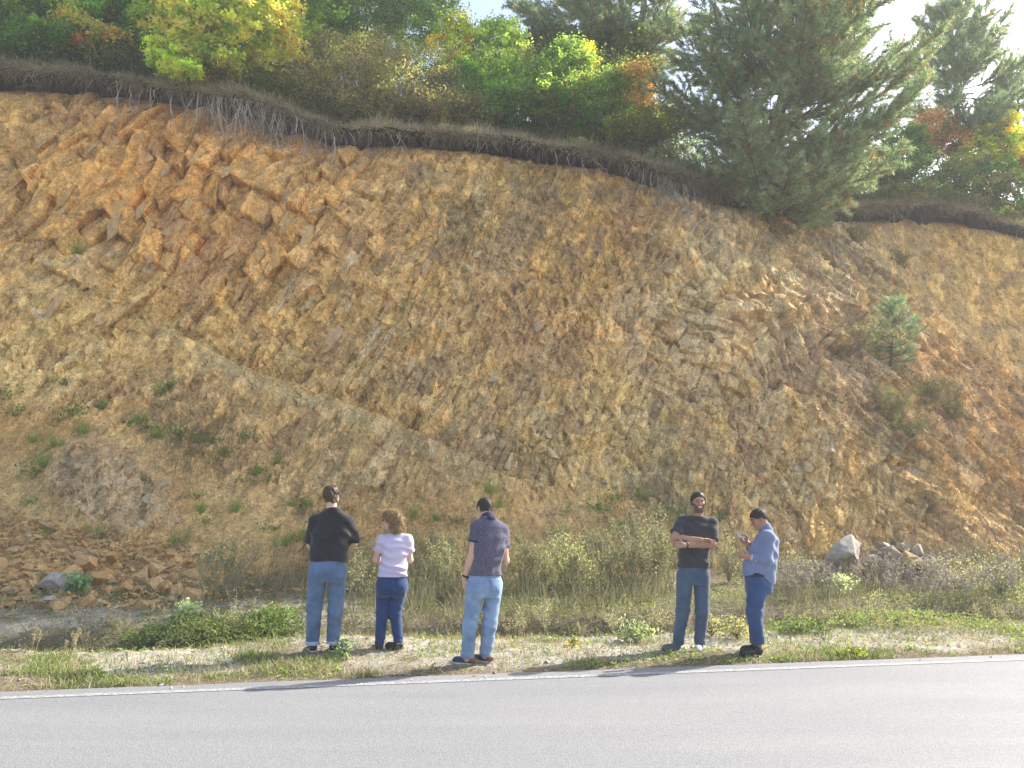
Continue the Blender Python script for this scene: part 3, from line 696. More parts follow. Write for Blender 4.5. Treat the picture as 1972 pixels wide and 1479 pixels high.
for _ in range(1100):
    mx_ = rr.gauss(.3, 1.2); my_ = rr.gauss(-.2, .55); P_.append(np.array([mx_ + MO[0], my_ + 15.7, float(mound_h(mx_, my_))])); S_.append(min(.02 + rr.expovariate(28), .14))
b = Buf(); scatter_stones(b, P_, [np.array([0, 0, 1.])] * len(P_), S_, pal(len(P_), [(.33, .30, .26), (.27, .22, .17), (.38, .35, .31), (.34, .22, .11)]), .7)
tag(link("mound_stones", b.mesh("mound_stones"), M_STONE), "small grey and brown stones covering the gravel mound", "stones", kind="stuff")
ob = boulder(1632, 1078, .80, .92, .7, M_PALE, 44, "tall pale grey boulder standing on the gravel mound at the right", lift=.3, rz=.5); pb_ = at(1628, 1062, 15.45); ob.location = pb_; ob.rotation_euler = (PI, .12, .9); ob.scale = (1.25, 1.1, .95)
for (px, py, w_, h_) in [(1700, 1062, .42, .34), (1738, 1044, .36, .28), (1765, 1060, .38, .30), (1720, 1075, .45, .36), (1682, 1085, .3, .24), (1755, 1088, .4, .34), (1600, 1092, .3, .2), (1570, 1090, .24, .18), (1790, 1085, .3, .22), (1660, 1098, .36, .26), (1725, 1100, .32, .24), (1745, 1062, .3, .26), (1705, 1046, .3, .24), (1690, 1102, .26, .2), (1775, 1100, .3, .2)]:
    w0 = on_mound(px, py)
    tag(link("rock", rub[rr.randrange(16)] if rr.random() < .3 else rmesh("rock", 5000 + px, M_DUSTY, n=12, sx=1, sy=.9, sz=.85, cube=.6), None, None, (w0[0], w0[1], w0[2] + h_ * .25), (rr.uniform(-.5, .5), rr.uniform(-.5, .5), rr.uniform(0, 6)), (w_, w_, h_ * 1.2)), "angular grey brown rock piled on the gravel mound beside the tall pale boulder", "rock", "rocks on the gravel mound")

# ================================================================ hill, sod lip, roots
hx = axis_pts([(-60, -20, 3), (-20, 22, .22), (22, 60, 3)]); hd = axis_pts([(0, 8, .2), (8, 30, 1), (30, 90, 6)])
HX, HD = np.meshgrid(hx, hd)
def hill_z(X, d):
    D = np.interp(X, [-20, -8, -3, 3, 9, 14, 25], [16, 13, 8, 6, 4.2, 3.5, 3.5])
    g = .62 * np.minimum(d, D) + .10 * np.maximum(d - D, 0)
    return top_z(X) + .10 + g * sstep(-.5, 2.5, d) ** .5 + .3 * (fbm(X * .5, d * .5, 15, 3) - .5) * sstep(0, 1.5, d)
HZ = hill_z(HX, HD); HY = top_Y(HX) + HD - .05 + .12 * (fbm(HX * 2, HD * 0, 17, 3) - .5) * (HD < .5)
Hc = np.tile((.16, .13, .075), (HX.size, 1)) * (.6 + .8 * fbm(HX.ravel() * 2, HD.ravel() * 2, 19, 3))[:, None]
nr, nc = HX.shape; ii = (np.arange(nr - 1)[:, None] * nc + np.arange(nc - 1)[None]).ravel()
tag(link("hill", mesh_np("hill", np.stack([HX, HY, HZ], -1).reshape(-1, 3), np.stack([ii, ii + 1, ii + nc + 1, ii + nc], -1), Hc, True), M_SOIL), kind="structure")
def hill_at(px, py_base=None, d=1.0):
    """ground point on the hill below pixel column px, d metres behind the edge"""
    Y = 24.0
    for _ in range(12):
        x = (px - 986) / FPX * Y * 1.11
        Y = float(top_Y(x)) + d
    return np.array([x, Y, float(hill_z(np.array(x), np.array(d)))])
# sod lip: dark soil slab, undercut, with ragged underside
lx = axis_pts([(-19, 26, .045)]); prof = np.array([[.35, .16], [.0, .20], [-.22, .14], [-.33, .0], [-.30, -.14], [-.16, -.30], [.02, -.46], [.35, -.56]])
th = .10 + 2.2 * fbm(lx * 1.0, lx * 0, 33, 5) ** 2.3; pr = .2 + 1.3 * fbm(lx * .9, lx * 0, 35, 4)
LV = []; lx_gap = sstep(.3, .5, fbm(lx * 1.7, lx * 0, 39, 3))
for k_, (dy, dz) in enumerate(prof):
    jy = .24 * (vnoise(lx * 5, lx * 0 + k_ * 3.1, 37) - .5) + .07 * (vnoise(lx * 15, lx * 0 + k_ * 2.3, 38) - .5)
    LV.append(np.stack([lx + .04 * np.sin(k_ * 2 + lx * 9), top_Y(lx) + np.where(dy < .3, dy * pr, dy) + jy, top_z(lx) + .10 + np.where(dz > 0, dz * .7, dz * th * .85) + jy * .6], -1))
LV = np.array(LV); nr, nc = LV.shape[:2]; ii = (np.arange(nr - 1)[:, None] * nc + np.arange(nc - 1)[None]).ravel()
Lc = np.tile((.045, .033, .024), (nr * nc, 1)) * (.6 + .8 * RNG.random(nr * nc))[:, None]
lip = tag(link("topsoil", mesh_np("topsoil", LV.reshape(-1, 3), np.stack([ii, ii + nc, ii + nc + 1, ii + 1], -1), Lc, False), M_SOIL), kind="structure")
def edge_at(px):
    e = at(px, 300, 20)
    for _ in range(10):
        x = (px - 986) / FPX * float(top_Y(e[0])) * 1.12
        y_, z_ = float(top_Y(x)), float(top_z(x)); q_ = to_px(np.array([x, y_, z_])); x += (px - q_[0]) / FPX * y_; e = np.array([x, y_, z_])
    return e
M_ROOT = mat_vc("root", .85, 0, 30, .2, .004, 60, .2)
def root_line(e, L, lean, w, out=.12):
    n = 14; t = np.linspace(0, 1, n); ph = rr.uniform(0, 6)
    x = e[0] + lean * L * t + .035 * L * np.sin(t * rr.uniform(3, 7) + ph) + np.cumsum([rr.gauss(0, .014) for _ in range(n)])
    z = e[2] - .12 - L * t
    yy = e[1] - .30 + .15 * t * L * 0 - out + np.cumsum([rr.gauss(0, .014) for _ in range(n)])
    # hang just in front of the rock
    ys = []
    for i_ in range(n):
        v_ = (z[i_] + .35) / (top_z(x[i_]) + .12 + .35); fi = np.searchsorted(CL_XS, x[i_]); vi = int(np.clip(v_, 0, 1) * (NV - 1))
        ys.append(min(yy[i_], CL_P[vi, min(fi, len(CL_XS) - 1), 1] - .05) if t[i_] > .15 else yy[i_])
    return np.stack([x, ys, z], -1)
spots = [(188, .55, -.1)] + [(rr.gauss(510, 75), rr.uniform(.5, 1.6), rr.gauss(0, .12)) for _ in range(62)] + [(352, 2.0, -.05), (240, 1.3, .02), (250, 1.5, -.02), (268, .9, .05)] + \
    [(rr.uniform(300, 640), rr.uniform(.3, .9), rr.gauss(0, .15)) for _ in range(14)] + [(rr.gauss(1285, 28), rr.uniform(.5, 1.4), rr.gauss(0, .2)) for _ in range(34)] + \
    [(rr.uniform(680, 1230), rr.uniform(.2, .6), rr.gauss(0, .3)) for _ in range(16)] + [(775, .7, .3), (1118, 1.0, .2), (1210, 1.4, -.1), (1230, 1.3, .05)] + \
    [(rr.gauss(1715, 18), rr.uniform(.4, .9), rr.gauss(0, .4)) for _ in range(9)] + [(rr.gauss(1915, 15), rr.uniform(.3, .8), rr.gauss(0, .3)) for _ in range(5)]
for px, L, lean in spots:
    e = edge_at(px); b = Buf(); w = rr.uniform(.005, .013); P = root_line(e, L, lean, w)
    g = rr.uniform(.7, 1.2); cc = (.52 * g, .46 * g, .37 * g)
    tube(b, P, np.linspace(w, w * .35, len(P)), 4, cc)
    if L > .7:
        k_ = rr.randrange(3, 6); Q2 = P[k_:] + np.linspace(0, 1, len(P) - k_)[:, None] * np.array([rr.choice([-1, 1]) * L * .22, 0, .04]); tube(b, Q2, np.linspace(w * .6, w * .3, len(Q2)), 3, cc)
    link("root", b.mesh("root", True), M_ROOT, lip)
b = Buf()
for _ in range(1300):
    px = rr.choice([rr.uniform(-40, 2000), rr.gauss(500, 110), rr.gauss(1290, 40)]); e = edge_at(px) if 0 else None
    x = (px - 986) / FPX * 1.10 * float(np.interp(px, [0, 1230, 1700, 1972], [19.6, 21, 27, 28.3])); e = np.array([x, float(top_Y(x)), float(top_z(x))])
    L = rr.uniform(.06, .75) ** 1.3 * (1.6 if 380 < px < 640 else 1); n = 4; t = np.linspace(0, 1, n)
    P = np.stack([e[0] + rr.gauss(0, .1) * t, e[1] - .27 - rr.uniform(0, .2) + np.zeros(n), e[2] - .05 - rr.uniform(0, .25) - L * t], -1) + np.array([[rr.gauss(0, .02), rr.gauss(0, .02), 0] for _ in t])
    g = rr.uniform(.35, 1); tube(b, P, np.linspace(.0045, .002, n), 3, (.30 * g, .24 * g, .18 * g), False)
rf = link("root_fringe", b.mesh("root_fringe"), M_ROOT, lip); tag(rf, kind="stuff")
# dead roots and twigs fanning down the slope below the big pine
for i_ in range(26):
    px = rr.uniform(1370, 1600); py = 400 + (px - 1370) * .12 + rr.uniform(0, 40); L = rr.uniform(.8, 2.6); dpx = rr.uniform(.1, 1.1) if px > 1430 else rr.uniform(-1.1, -.1)
    P = []
    for t in np.linspace(0, 1, 8):
        x_, y_ = px + dpx * L * 55 * t + rr.gauss(0, 4), py + L * 62 * t; k = _cl_lookup(x_, y_); w0 = at(x_, y_, float(CL_P[k][1])); P.append(w0 + NN[k] * .07)
    P = np.array(P)
    if (np.abs(np.diff(P[:, 1])) > .9).any(): continue
    b = Buf(); g = rr.uniform(.7, 1.2); tube(b, P, np.linspace(.018, .006, len(P)), 4, (.50 * g, .43 * g, .34 * g)); link("root", b.mesh("root", True), M_ROOT, lip)

b = Buf(); n = 16000; x = RNG.uniform(-16, 22, n); dn = fbm(x * 1.6, x * 0, 46, 4); kp = RNG.random(n) < sstep(.38, .62, dn); x = x[kp]; n = len(x); dn = dn[kp]
P = np.stack([x, top_Y(x) - .25 - RNG.uniform(0, .25, n), top_z(x) + .18 - RNG.uniform(0, .22, n)], -1); D = np.stack([RNG.normal(0, .4, n), RNG.normal(-.35, .3, n), RNG.normal(-.55, .45, n)], -1)
blades(b, P, D, RNG.uniform(.12, .45, n) * (.5 + dn), .013, pal(n, [(.38, .31, .19), (.30, .25, .15), (.22, .20, .10), (.15, .12, .08)]), bend=.4)
tag(link("overhanging_grass", b.mesh("overhanging_grass"), M_DRY), "matted dead grass hanging over the dark soil band at the cliff top", "grass", kind="stuff")
# dry grass on the hill edge and hanging over the lip
DRYC = [(.50, .42, .28), (.58, .49, .32), (.42, .36, .24), (.34, .34, .19), (.46, .37, .26)]
b = Buf(); n = 60000; x = RNG.uniform(-16, 22, n); d = RNG.uniform(-.32, 1, n) ** 1 * np.where(RNG.random(n) < .5, 1, 6); d = np.where(d < -.35, RNG.uniform(-.3, .3, n), d)
y = top_Y(x) + d; z = np.where(d < .1, top_z(x) + .17 + d * .3, hill_z(x, d))
fr = (d < .1); D = np.stack([RNG.normal(0, .35, n), np.where(fr, -.9, -.25) + RNG.normal(0, .3, n), np.where(fr, RNG.normal(-.1, .5, n), 1)], -1)
L = RNG.uniform(.15, .48, n) * (.4 + 1.4 * fbm(x * 1.1, d * .8, 44, 3) ** 1.3)
blades(b, np.stack([x, y, z], -1), D, L, .014, pal(n, DRYC), bend=.45)
tag(link("dry_grass", b.mesh("dry_grass"), M_DRY), "dry brown grass growing along the top edge of the cliff", "grass", kind="stuff")

# ================================================================ trees and shrubs
def crown_points(ells, n, rng, shell=.45):
    vol = np.array([e[3] * e[4] * e[5] for e in ells]); k = rng.choice(len(ells), n, p=vol / vol.sum()); E = np.array(ells)[k]
    u = rand_dirs(n, rng); r = (shell + (1 - shell) * rng.random(n) ** .6)[:, None]
    nz = .75 + .5 * vnoise(u[:, 0] * 2.5 + k * 5 + 7, u[:, 2] * 2.5 + u[:, 1] * 2, 88)[:, None]
    return E[:, :3] + u * r * E[:, 3:6] * nz, u
def broadleaf(name, base, ells, n_clump, per, leaf, cols, label, cat="shrub", group=None, seed=0, trunk_r=.05, clump_r=.22, stems=3, twigs=True, w=None, cvar=.22, lname="crown", tname="trunk", into=None):
    rng = np.random.default_rng(seed + 500); base = np.asarray(base, float); n_clump = int(n_clump * 1.45); leaf = leaf * 1.12
    root = into or thing(name, base, label, cat, group); org = np.array(root.location)
    Cn, U = crown_points(ells, n_clump, rng)
    Cn[:, 2] = np.maximum(Cn[:, 2], base[2] + .08)
    b = Buf()
    cols = np.asarray(cols) * 1.6 * np.array([1.05, .99, .95]); cc = pal(n_clump, cols, rng, cvar, w); n = n_clump * per; k = np.repeat(np.arange(n_clump), per)
    cr = clump_r * rng.uniform(.6, 1.4, n_clump)[k][:, None]
    P = Cn[k] + rng.normal(size=(n, 3)) * cr * np.array([1, 1, .6]) * .6
    N = rand_dirs(n, rng) * .8 + np.array([0, -.25, .75]); N /= np.linalg.norm(N, axis=1, keepdims=True)
    A = rand_dirs(n, rng) + np.array([0, 0, -.5]); A = A - N * (A * N).sum(1, keepdims=True); A /= np.linalg.norm(A, axis=1, keepdims=True)
    L = leaf * rng.uniform(.6, 1.3, n); C = cc[k] * (1 + .18 * rng.normal(size=(n, 1))).clip(.5, 1.5)
    leaves(b, P, N, A, L, L * .62, C)
    o = link(lname, b.mesh(lname, origin=org), M_LEAF, root)
    b = Buf(); bk = (.16, .12, .085)
    ctr = Cn.mean(0)
    tops = []
    for s_ in range(stems):
        c_ = Cn[rng.integers(n_clump)] * .5 + ctr * .5; t = np.linspace(0, 1, 6)[:, None]
        Pm = base + np.array([rng.normal() * .08, rng.normal() * .05, -.1]) * (s_ > 0) + (c_ - base) * t + np.array([0, 0, .15]) * np.sin(t * PI) + rng.normal(size=(6, 3)) * .04 * t
        tube(b, Pm, np.linspace(trunk_r, trunk_r * .35, 6), 5, bk); tops.append(Pm)
    if twigs:
        for c_ in Cn[rng.permutation(n_clump)[:min(n_clump, 70)]]:
            Pm = tops[rng.integers(stems)]; p0 = Pm[rng.integers(2, 6)]; t = np.linspace(0, 1, 4)[:, None]
            tube(b, p0 + (c_ - p0) * t + rng.normal(size=(4, 3)) * .05 * np.sin(t * PI), np.linspace(trunk_r * .3, .006, 4), 3, (.20, .16, .12), False)
    link(tname, b.mesh(tname, True, origin=org), M_BARK, root)
    return root
def E(px, py, Y, rx, ry_, dep=None):
    """ellipsoid centred at a photo pixel and depth; radii given in photo pixels"""
    c = at(px, py, Y); m = Y / FPX; return (c[0], c[1], c[2], rx * m, (dep if dep else rx) * m, ry_ * m * 1.1)
GRN = [(.10, .20, .035), (.13, .25, .04), (.07, .15, .03)]; YGR = [(.24, .30, .06), (.32, .33, .09), (.17, .25, .05), (.36, .32, .12)]
DKG = [(.05, .10, .03), (.07, .13, .035), (.04, .08, .03)]; ORG = [(.38, .18, .07), (.34, .24, .08), (.30, .13, .06)]
OLV = [(.15, .17, .07), (.19, .17, .10), (.12, .14, .06)]; YEL = [(.50, .40, .06), (.42, .42, .08), (.30, .34, .06)]
BRN = [(.19, .165, .11), (.17, .15, .10), (.22, .19, .11)]
broadleaf("tree", hill_at(30, d=1.5), [E(-20, 60, 20.8, 130, 70), E(70, 40, 21, 110, 65), E(0, -60, 21.5, 160, 80)], 300, 60, .11, DKG + GRN + [(.17, .22, .05)], "dark green bushy tree at the left edge of the clifftop", "tree", seed=1, trunk_r=.08)
broadleaf("tree", hill_at(170, d=2.0), [E(170, 30, 21.5, 110, 60), E(240, -30, 22, 120, 70), E(120, -70, 22, 130, 60)], 260, 60, .11, GRN + [(.20, .26, .05)], "green leafy tree behind the bushes at the upper left", "tree", seed=2, trunk_r=.09)
broadleaf("shrub", hill_at(95, d=.7), [E(90, 100, 20.4, 110, 42), E(200, 95, 20.5, 80, 38)], 130, 45, .10, DKG + GRN, "low dark green bush on the clifftop above the orange rock at far left", seed=3, trunk_r=.03)
broadleaf("shrub", hill_at(205, d=.4), [E(200, 85, 20.2, 55, 22), E(150, 60, 20.3, 50, 30)], 60, 45, .10, [(.34, .27, .07), (.22, .26, .06), (.38, .22, .08)], "orange tinged leafy bush left of the overhanging yellow branch", seed=4, trunk_r=.025)
T5 = broadleaf("tree", hill_at(380, d=1.2), [E(430, 70, 20.0, 130, 75), E(340, 40, 20.2, 90, 60), E(520, 60, 20.4, 80, 80), E(430, -20, 20.8, 150, 60), E(400, 140, 19.7, 80, 38)], 420, 62, .115, YGR + [(.42, .38, .16)], "yellow green tree with pale sunlit leaves leaning over the cliff edge", "tree", seed=5, trunk_r=.08, clump_r=.2)
broadleaf("leafy_branch", edge_at(350) + np.array([0, .3, .15]), [E(345, 130, 19.2, 40, 26), E(360, 165, 19.0, 26, 26), E(320, 100, 19.3, 50, 24)], 55, 48, .11, [(.30, .36, .07), (.36, .38, .09), (.22, .30, .05)], "bright yellow green branch hanging down over the cliff edge above the longest root", "branch", seed=6, trunk_r=.022, clump_r=.14, stems=2, lname="hanging_branch", tname="branch_stems", into=T5)
broadleaf("tree", hill_at(560, d=2.4), [E(545, 20, 22, 75, 65), E(600, -30, 22.5, 90, 60), E(480, -60, 23, 140, 60)], 260, 62, .115, [(.16, .25, .06), (.20, .28, .07), (.12, .19, .05)], "bright green tree standing right of the yellow green tree", "tree", seed=7, trunk_r=.08)
broadleaf("tree", hill_at(700, d=4.5), [E(690, 30, 25, 100, 70), E(800, 20, 25.5, 90, 70), E(740, -60, 26, 160, 60)], 300, 70, .10, [(.13, .20, .09), (.16, .22, .11), (.10, .16, .07)], "hazy grey green willow like tree at the top centre left", "tree", seed=8, trunk_r=.07, clump_r=.25)
broadleaf("shrub", hill_at(640, d=.9), [E(600, 165, 20.7, 60, 50), E(670, 150, 21, 90, 65), E(760, 170, 21.2, 85, 55)], 230, 46, .06, OLV + BRN + [(.22, .2, .07)], "dull olive brown scrub bush spreading along the cliff edge, centre left", seed=9, trunk_r=.02, clump_r=.26, stems=7)
broadleaf("shrub", hill_at(800, d=1.4), [E(800, 140, 21.8, 65, 50), E(850, 170, 21.6, 45, 40)], 110, 40, .055, BRN + OLV, "brownish dry bush with thin twigs beside the olive scrub", seed=10, trunk_r=.018, clump_r=.25, stems=7)
broadleaf("shrub", hill_at(880, d=2.2), [E(860, 105, 22.8, 40, 45), E(880, 60, 23, 40, 30)], 80, 44, .085, YEL + YGR + ORG[:1], "small yellow and orange leaved sapling left of the light green ash tree", seed=11, trunk_r=.02)
broadleaf("tree", hill_at(945, d=3.0), [E(945, 90, 23.5, 55, 60), E(965, 150, 23, 60, 50), E(925, 160, 23, 50, 50), E(980, 70, 23.6, 35, 30)], 200, 60, .10, [(.23, .30, .09), (.28, .34, .12), (.17, .24, .07)], "light green ash like tree with sky behind its top", "tree", seed=12, trunk_r=.04)
broadleaf("shrub", hill_at(1060, d=1.8), [E(1050, 160, 22.8, 60, 50), E(1090, 120, 23, 60, 42), E(1020, 195, 22.4, 70, 35)], 190, 55, .085, [(.14, .22, .06), (.20, .27, .09), (.10, .16, .05)], "grey green leafy bush in the middle of the clifftop", seed=13, trunk_r=.03)
broadleaf("shrub", hill_at(1130, d=2.6), [E(1125, 118, 23.6, 18, 42)], 34, 44, .08, YEL, "narrow yellow bush poking up between green shrubs", seed=14, trunk_r=.02)
broadleaf("shrub", hill_at(1150, d=1.5), [E(1140, 195, 22.7, 60, 48), E(1185, 170, 22.8, 50, 40)], 150, 55, .085, [(.10, .17, .045), (.15, .22, .06), (.22, .24, .08)], "dark green bush left of the big pine", seed=15, trunk_r=.03)
broadleaf("shrub", hill_at(1220, d=1.6), [E(1220, 155, 22.9, 50, 32), E(1225, 200, 22.6, 50, 50)], 120, 50, .08, ORG + OLV + [(.42, .24, .16)], "reddish autumn bush touching the left side of the big pine", seed=16, trunk_r=.025)
broadleaf("shrub", hill_at(1240, d=.8), [E(1215, 245, 22, 50, 30), E(1270, 235, 22.2, 50, 38)], 100, 45, .07, [(.26, .27, .05), (.16, .17, .05), (.10, .13, .04)], "low yellowish bush in the shade beneath the big pine", seed=17, trunk_r=.02)
broadleaf("shrub", hill_at(1700, d=1.8), [E(1700, 330, 27, 60, 50), E(1745, 300, 27.5, 50, 55)], 150, 55, .11, [(.11, .19, .05), (.15, .24, .06), (.08, .13, .04)], "green bush right of the big pine's lowest boughs", seed=18, trunk_r=.03)
broadleaf("shrub", hill_at(1690, d=2.8), [E(1655, 258, 27.5, 18, 22)], 18, 44, .10, YEL, "small bright yellow bush glimpsed through the big pine", seed=19, trunk_r=.02)
broadleaf("shrub", hill_at(1790, d=2.4), [E(1790, 245, 28.5, 40, 30), E(1830, 265, 28.8, 45, 28)], 100, 46, .10, [(.34, .18, .12), (.30, .20, .10), (.20, .22, .08)], "reddish brown autumn bush below the small pine", seed=20, trunk_r=.025)
broadleaf("tree", hill_at(1920, d=2.4), [E(1912, 240, 29, 42, 42), E(1945, 290, 28.8, 50, 40), E(1880, 300, 28.8, 45, 45)], 170, 54, .13, YEL + [(.26, .34, .07)], "bright yellow leaved tree at the right edge of the clifftop", "tree", seed=21, trunk_r=.04)
broadleaf("shrub", hill_at(1880, d=1.4), [E(1870, 350, 28.4, 80, 50), E(1950, 370, 28.6, 60, 50), E(1800, 370, 28.2, 60, 36)], 230, 50, .10, OLV + GRN + [(.22, .20, .08)], "broad olive green bush on the cliff edge at far right", seed=22, trunk_r=.03)
broadleaf("shrub", hill_at(1960, d=1.0), [E(1975, 320, 28.6, 30, 40)], 40, 40, .09, ORG + BRN, "brown leaved bush cut off by the right edge of the photo", seed=23, trunk_r=.02)
for i_, (px, py, Y, rx, ry_) in enumerate([(2150, 250, 30, 160, 90), (2400, 200, 32, 160, 100), (-260, 60, 20.5, 160, 90), (-480, 40, 20.5, 160, 100)]):
    broadleaf("tree", hill_at(px, d=2), [E(px, py, Y, rx, ry_)], 180, 45, .12, GRN + OLV, ["green tree growing on the clifftop beyond the right edge", "tall olive tree farther along the clifftop to the right", "leafy tree on the clifftop beyond the left edge", "farthest leafy tree along the clifftop to the left"][i_], "tree", seed=40 + i_, trunk_r=.07)
# background trees on the hill, left to centre
for i_, (px, py, Y, rx, ry_, cs, lb) in enumerate([(60, -20, 26, 200, 90, DKG, "dark tree crowding the hillside behind the left bushes"), (330, -10, 27, 170, 90, DKG + GRN, "dark green tree behind the yellow green tree"), (620, 60, 27, 70, 80, DKG + OLV, "shaded tree behind the bright green tree"), (1060, 110, 27, 60, 60, DKG + OLV, "shaded shrub far behind the central bushes"), (1190, 110, 27, 60, 60, DKG + OLV, "shaded shrub between the tall pine trunks")]):
    broadleaf("tree", np.array([E(px, py, Y, 1, 1)[0], Y, float(hill_z(np.array(E(px, py, Y, 1, 1)[0]), np.array(Y - 20.0)))]), [E(px, py, Y, rx, ry_)], 220, 60, .13, cs, lb, "tree", seed=60 + i_, trunk_r=.09, clump_r=.3)

for i_, (px, py, Y, rx, ry_, cs) in enumerate([(560, 190, 20.9, 60, 45, OLV), (480, 175, 20.8, 60, 40, OLV + GRN), (620, 120, 22.0, 70, 55, OLV + BRN), (720, 125, 22.6, 80, 60, OLV + BRN), (700, 210, 20.9, 80, 34, BRN + OLV), (800, 215, 21.2, 70, 30, BRN + OLV),
  (880, 165, 22.5, 60, 50, GRN + OLV), (960, 200, 22.5, 70, 40, GRN), (905, 215, 22, 60, 28, OLV + BRN), (1000, 140, 24, 60, 50, OLV + GRN), (1080, 205, 22.6, 70, 40, GRN + OLV), (1160, 235, 22.4, 70, 30, OLV + GRN), (1230, 260, 22, 60, 26, OLV), (1100, 160, 24.5, 80, 50, DKG + OLV), (1190, 160, 24.8, 70, 50, DKG + OLV),
  (1300, 250, 24, 60, 50, DKG + OLV), (780, 60, 26.5, 110, 70, OLV + GRN), (120, 140, 20.6, 60, 22, DKG), (30, 125, 20.6, 60, 26, DKG), (250, 130, 20.7, 60, 32, DKG + OLV), (300, 60, 24, 120, 90, DKG), (1640, 350, 26.8, 50, 36, OLV + DKG), (1720, 380, 27.6, 70, 26, OLV), (1830, 395, 28.2, 60, 22, OLV)]):
    e_ = E(px, py, Y, rx, ry_); X_ = e_[0]; bz = float(hill_z(np.array(X_), np.array(max(Y - float(top_Y(X_)), .2))))
    broadleaf("scrub_bush", [X_, Y, bz], [e_], int(55 * (rx * ry_ / 2400) ** .7) + 18, 42, .075, cs, ["low scrub bush in the thicket above the cliff edge, left of the big pine", "dark scrub bush under the trees at the upper left", "scrub bush right of the big pine, above the cliff edge"][0 if 400 < px < 1400 else (1 if px < 400 else 2)], seed=100 + i_, trunk_r=.018, clump_r=.26, stems=4, group=["scrub bushes left of the big pine", "dark scrub under the left trees", "scrub bushes right of the big pine"][0 if 400 < px < 1400 else (1 if px < 400 else 2)])
# -------- pines
NCOL = [(.26, .35, .18), (.32, .41, .21), (.20, .29, .15), (.40, .46, .26), (.28, .38, .23)]
def tuft(b, P, D, rng, L=.15, nn=26, cols=NCOL, rust=.12, wid=.011):
    n = len(P); k = np.repeat(np.arange(n), nn); m = n * nn
    d = D[k] * .75 + rand_dirs(m, rng) * .85; d /= np.linalg.norm(d, axis=1, keepdims=True)
    base = P[k] + D[k] * rng.uniform(-.12, .06, (m, 1)) + rng.normal(size=(m, 3)) * .008
    _, A, B = frames(d); a = rng.uniform(0, 6.28, (m, 1)); S = np.cos(a) * A + np.sin(a) * B
    ll = L * rng.uniform(.7, 1.15, (m, 1))
    V = np.stack([base - S * wid * .5, base + S * wid * .5, base + d * ll], 1).reshape(-1, 3)
    cc = pal(n, cols, rng, .2); ru = rng.random(n) < rust; cc[ru] = np.array([.34, .22, .09])
    C = cc[k] * (1 + .15 * rng.normal(size=(m, 1))).clip(.6, 1.5)
    b.add(V, np.arange(m * 3).reshape(-1, 3), None, np.repeat(C, 3, axis=0))
def pine(base, path, prof, label, seed=0, n_br=60, L=.15, nn=24, tr=.16, t0=.05, step=.10, group=None, wid=.017, sideways=1.0, rust=.12, name="pine_tree", droop=.1, front=None, cat="pine tree", sub=5, into=None, pre=""):
    """path: trunk points; prof(t)-> bough length at height t"""
    rng = np.random.default_rng(seed + 900); base = np.asarray(base, float); path = np.asarray(path, float)
    root = into or thing(name, base, label, cat, group); org = np.array(root.location)
    tb = Buf(); t = np.linspace(0, 1, len(path)); R = tr * (1 - .85 * t) + .01
    tube(tb, path, R, 8, (.15, .12, .10))
    bb = Buf(); TP_, TD = [], []
    for i in range(n_br):
        ti = t0 + (1 - t0) * ((i + rng.random()) / n_br) ; p0 = np.array([np.interp(ti, t, path[:, j]) for j in range(3)])
        az = i * 2.4 + rng.normal() * .4; Lb = prof(ti) * rng.uniform(.65, 1.1)
        if Lb < .1: continue
        el = np.interp(ti, [0, .12, .5, 1], [-.30, -.1, .25, .9]) + rng.normal() * .12
        d = np.array([math.cos(az) * sideways, math.sin(az), 0]); d /= np.linalg.norm(d); 
        n = 8; s_ = np.linspace(0, 1, n)[:, None]
        P = p0 + d * Lb * s_ * math.cos(el) + np.array([0, 0, 1.]) * Lb * (s_ * math.sin(el) - droop * np.sin(s_ * PI) + .16 * s_ ** 2) + np.cumsum(rng.normal(size=(n, 3)) * .025 * Lb * .4, 0) * (s_ > 0)
        tube(bb, P, np.linspace(max(.012, tr * .22 * (1 - ti) + .012), .007, n), 4, (.17, .13, .10), False)
        TP_.append(P[-1]); TD.append(P[-1] - P[-2])
        ns = max(2, int(Lb / step * sub / 5))
        for j in range(ns):
            u = .22 + .78 * (j + rng.random()) / ns; q = np.array([np.interp(u, s_[:, 0], P[:, k]) for k in range(3)]); side = 1 if j % 2 else -1
            tang = (P[-1] - P[0]) / Lb; lat = np.cross(tang, [0, 0, 1.]) * side; dd = tang * rng.uniform(.4, .9) + lat * rng.uniform(.4, 1) + np.array([0, 0, rng.normal() * .3 + .15]); dd /= np.linalg.norm(dd)
            l2 = Lb * .34 * (1.15 - u) * rng.uniform(.6, 1.3) + .18
            m = max(2, int(l2 / .13)); pp = q + dd * l2 * np.linspace(0, 1, m + 1)[:, None] + np.array([0, 0, .12]) * l2 * np.linspace(0, 1, m + 1)[:, None] ** 2
            tube(bb, pp, np.linspace(.009, .005, m + 1), 3, (.19, .14, .10), False)
            for k in range(1, m + 1):
                TP_.append(pp[k] + rng.normal(size=3) * .02); TD.append(dd * 1.0 + np.array([0, 0, .25]))
                if rng.random() < .6: e_ = rand_dirs(1, rng)[0] * .5 + dd * .6 + np.array([0, 0, .2]); TP_.append(pp[k] + e_ * .10); TD.append(e_)
    TP_ = np.array(TP_); TD = np.array(TD); TD /= np.linalg.norm(TD, axis=1, keepdims=True)
    nb = Buf(); tuft(nb, TP_, TD, rng, L, nn, rust=rust, wid=wid)
    n1_, n2_, n3_ = ("low_foliage", "low_limb", "low_twigs") if into else ("crown", "trunk", "boughs")
    link(n1_, nb.mesh(n1_, origin=org), M_NEEDLE, root); link(n2_, tb.mesh(n2_, True, origin=org), M_BARK, root); tag(link(n3_, bb.mesh(n3_, True, origin=org), M_BARK, root), kind="stuff")
    return root
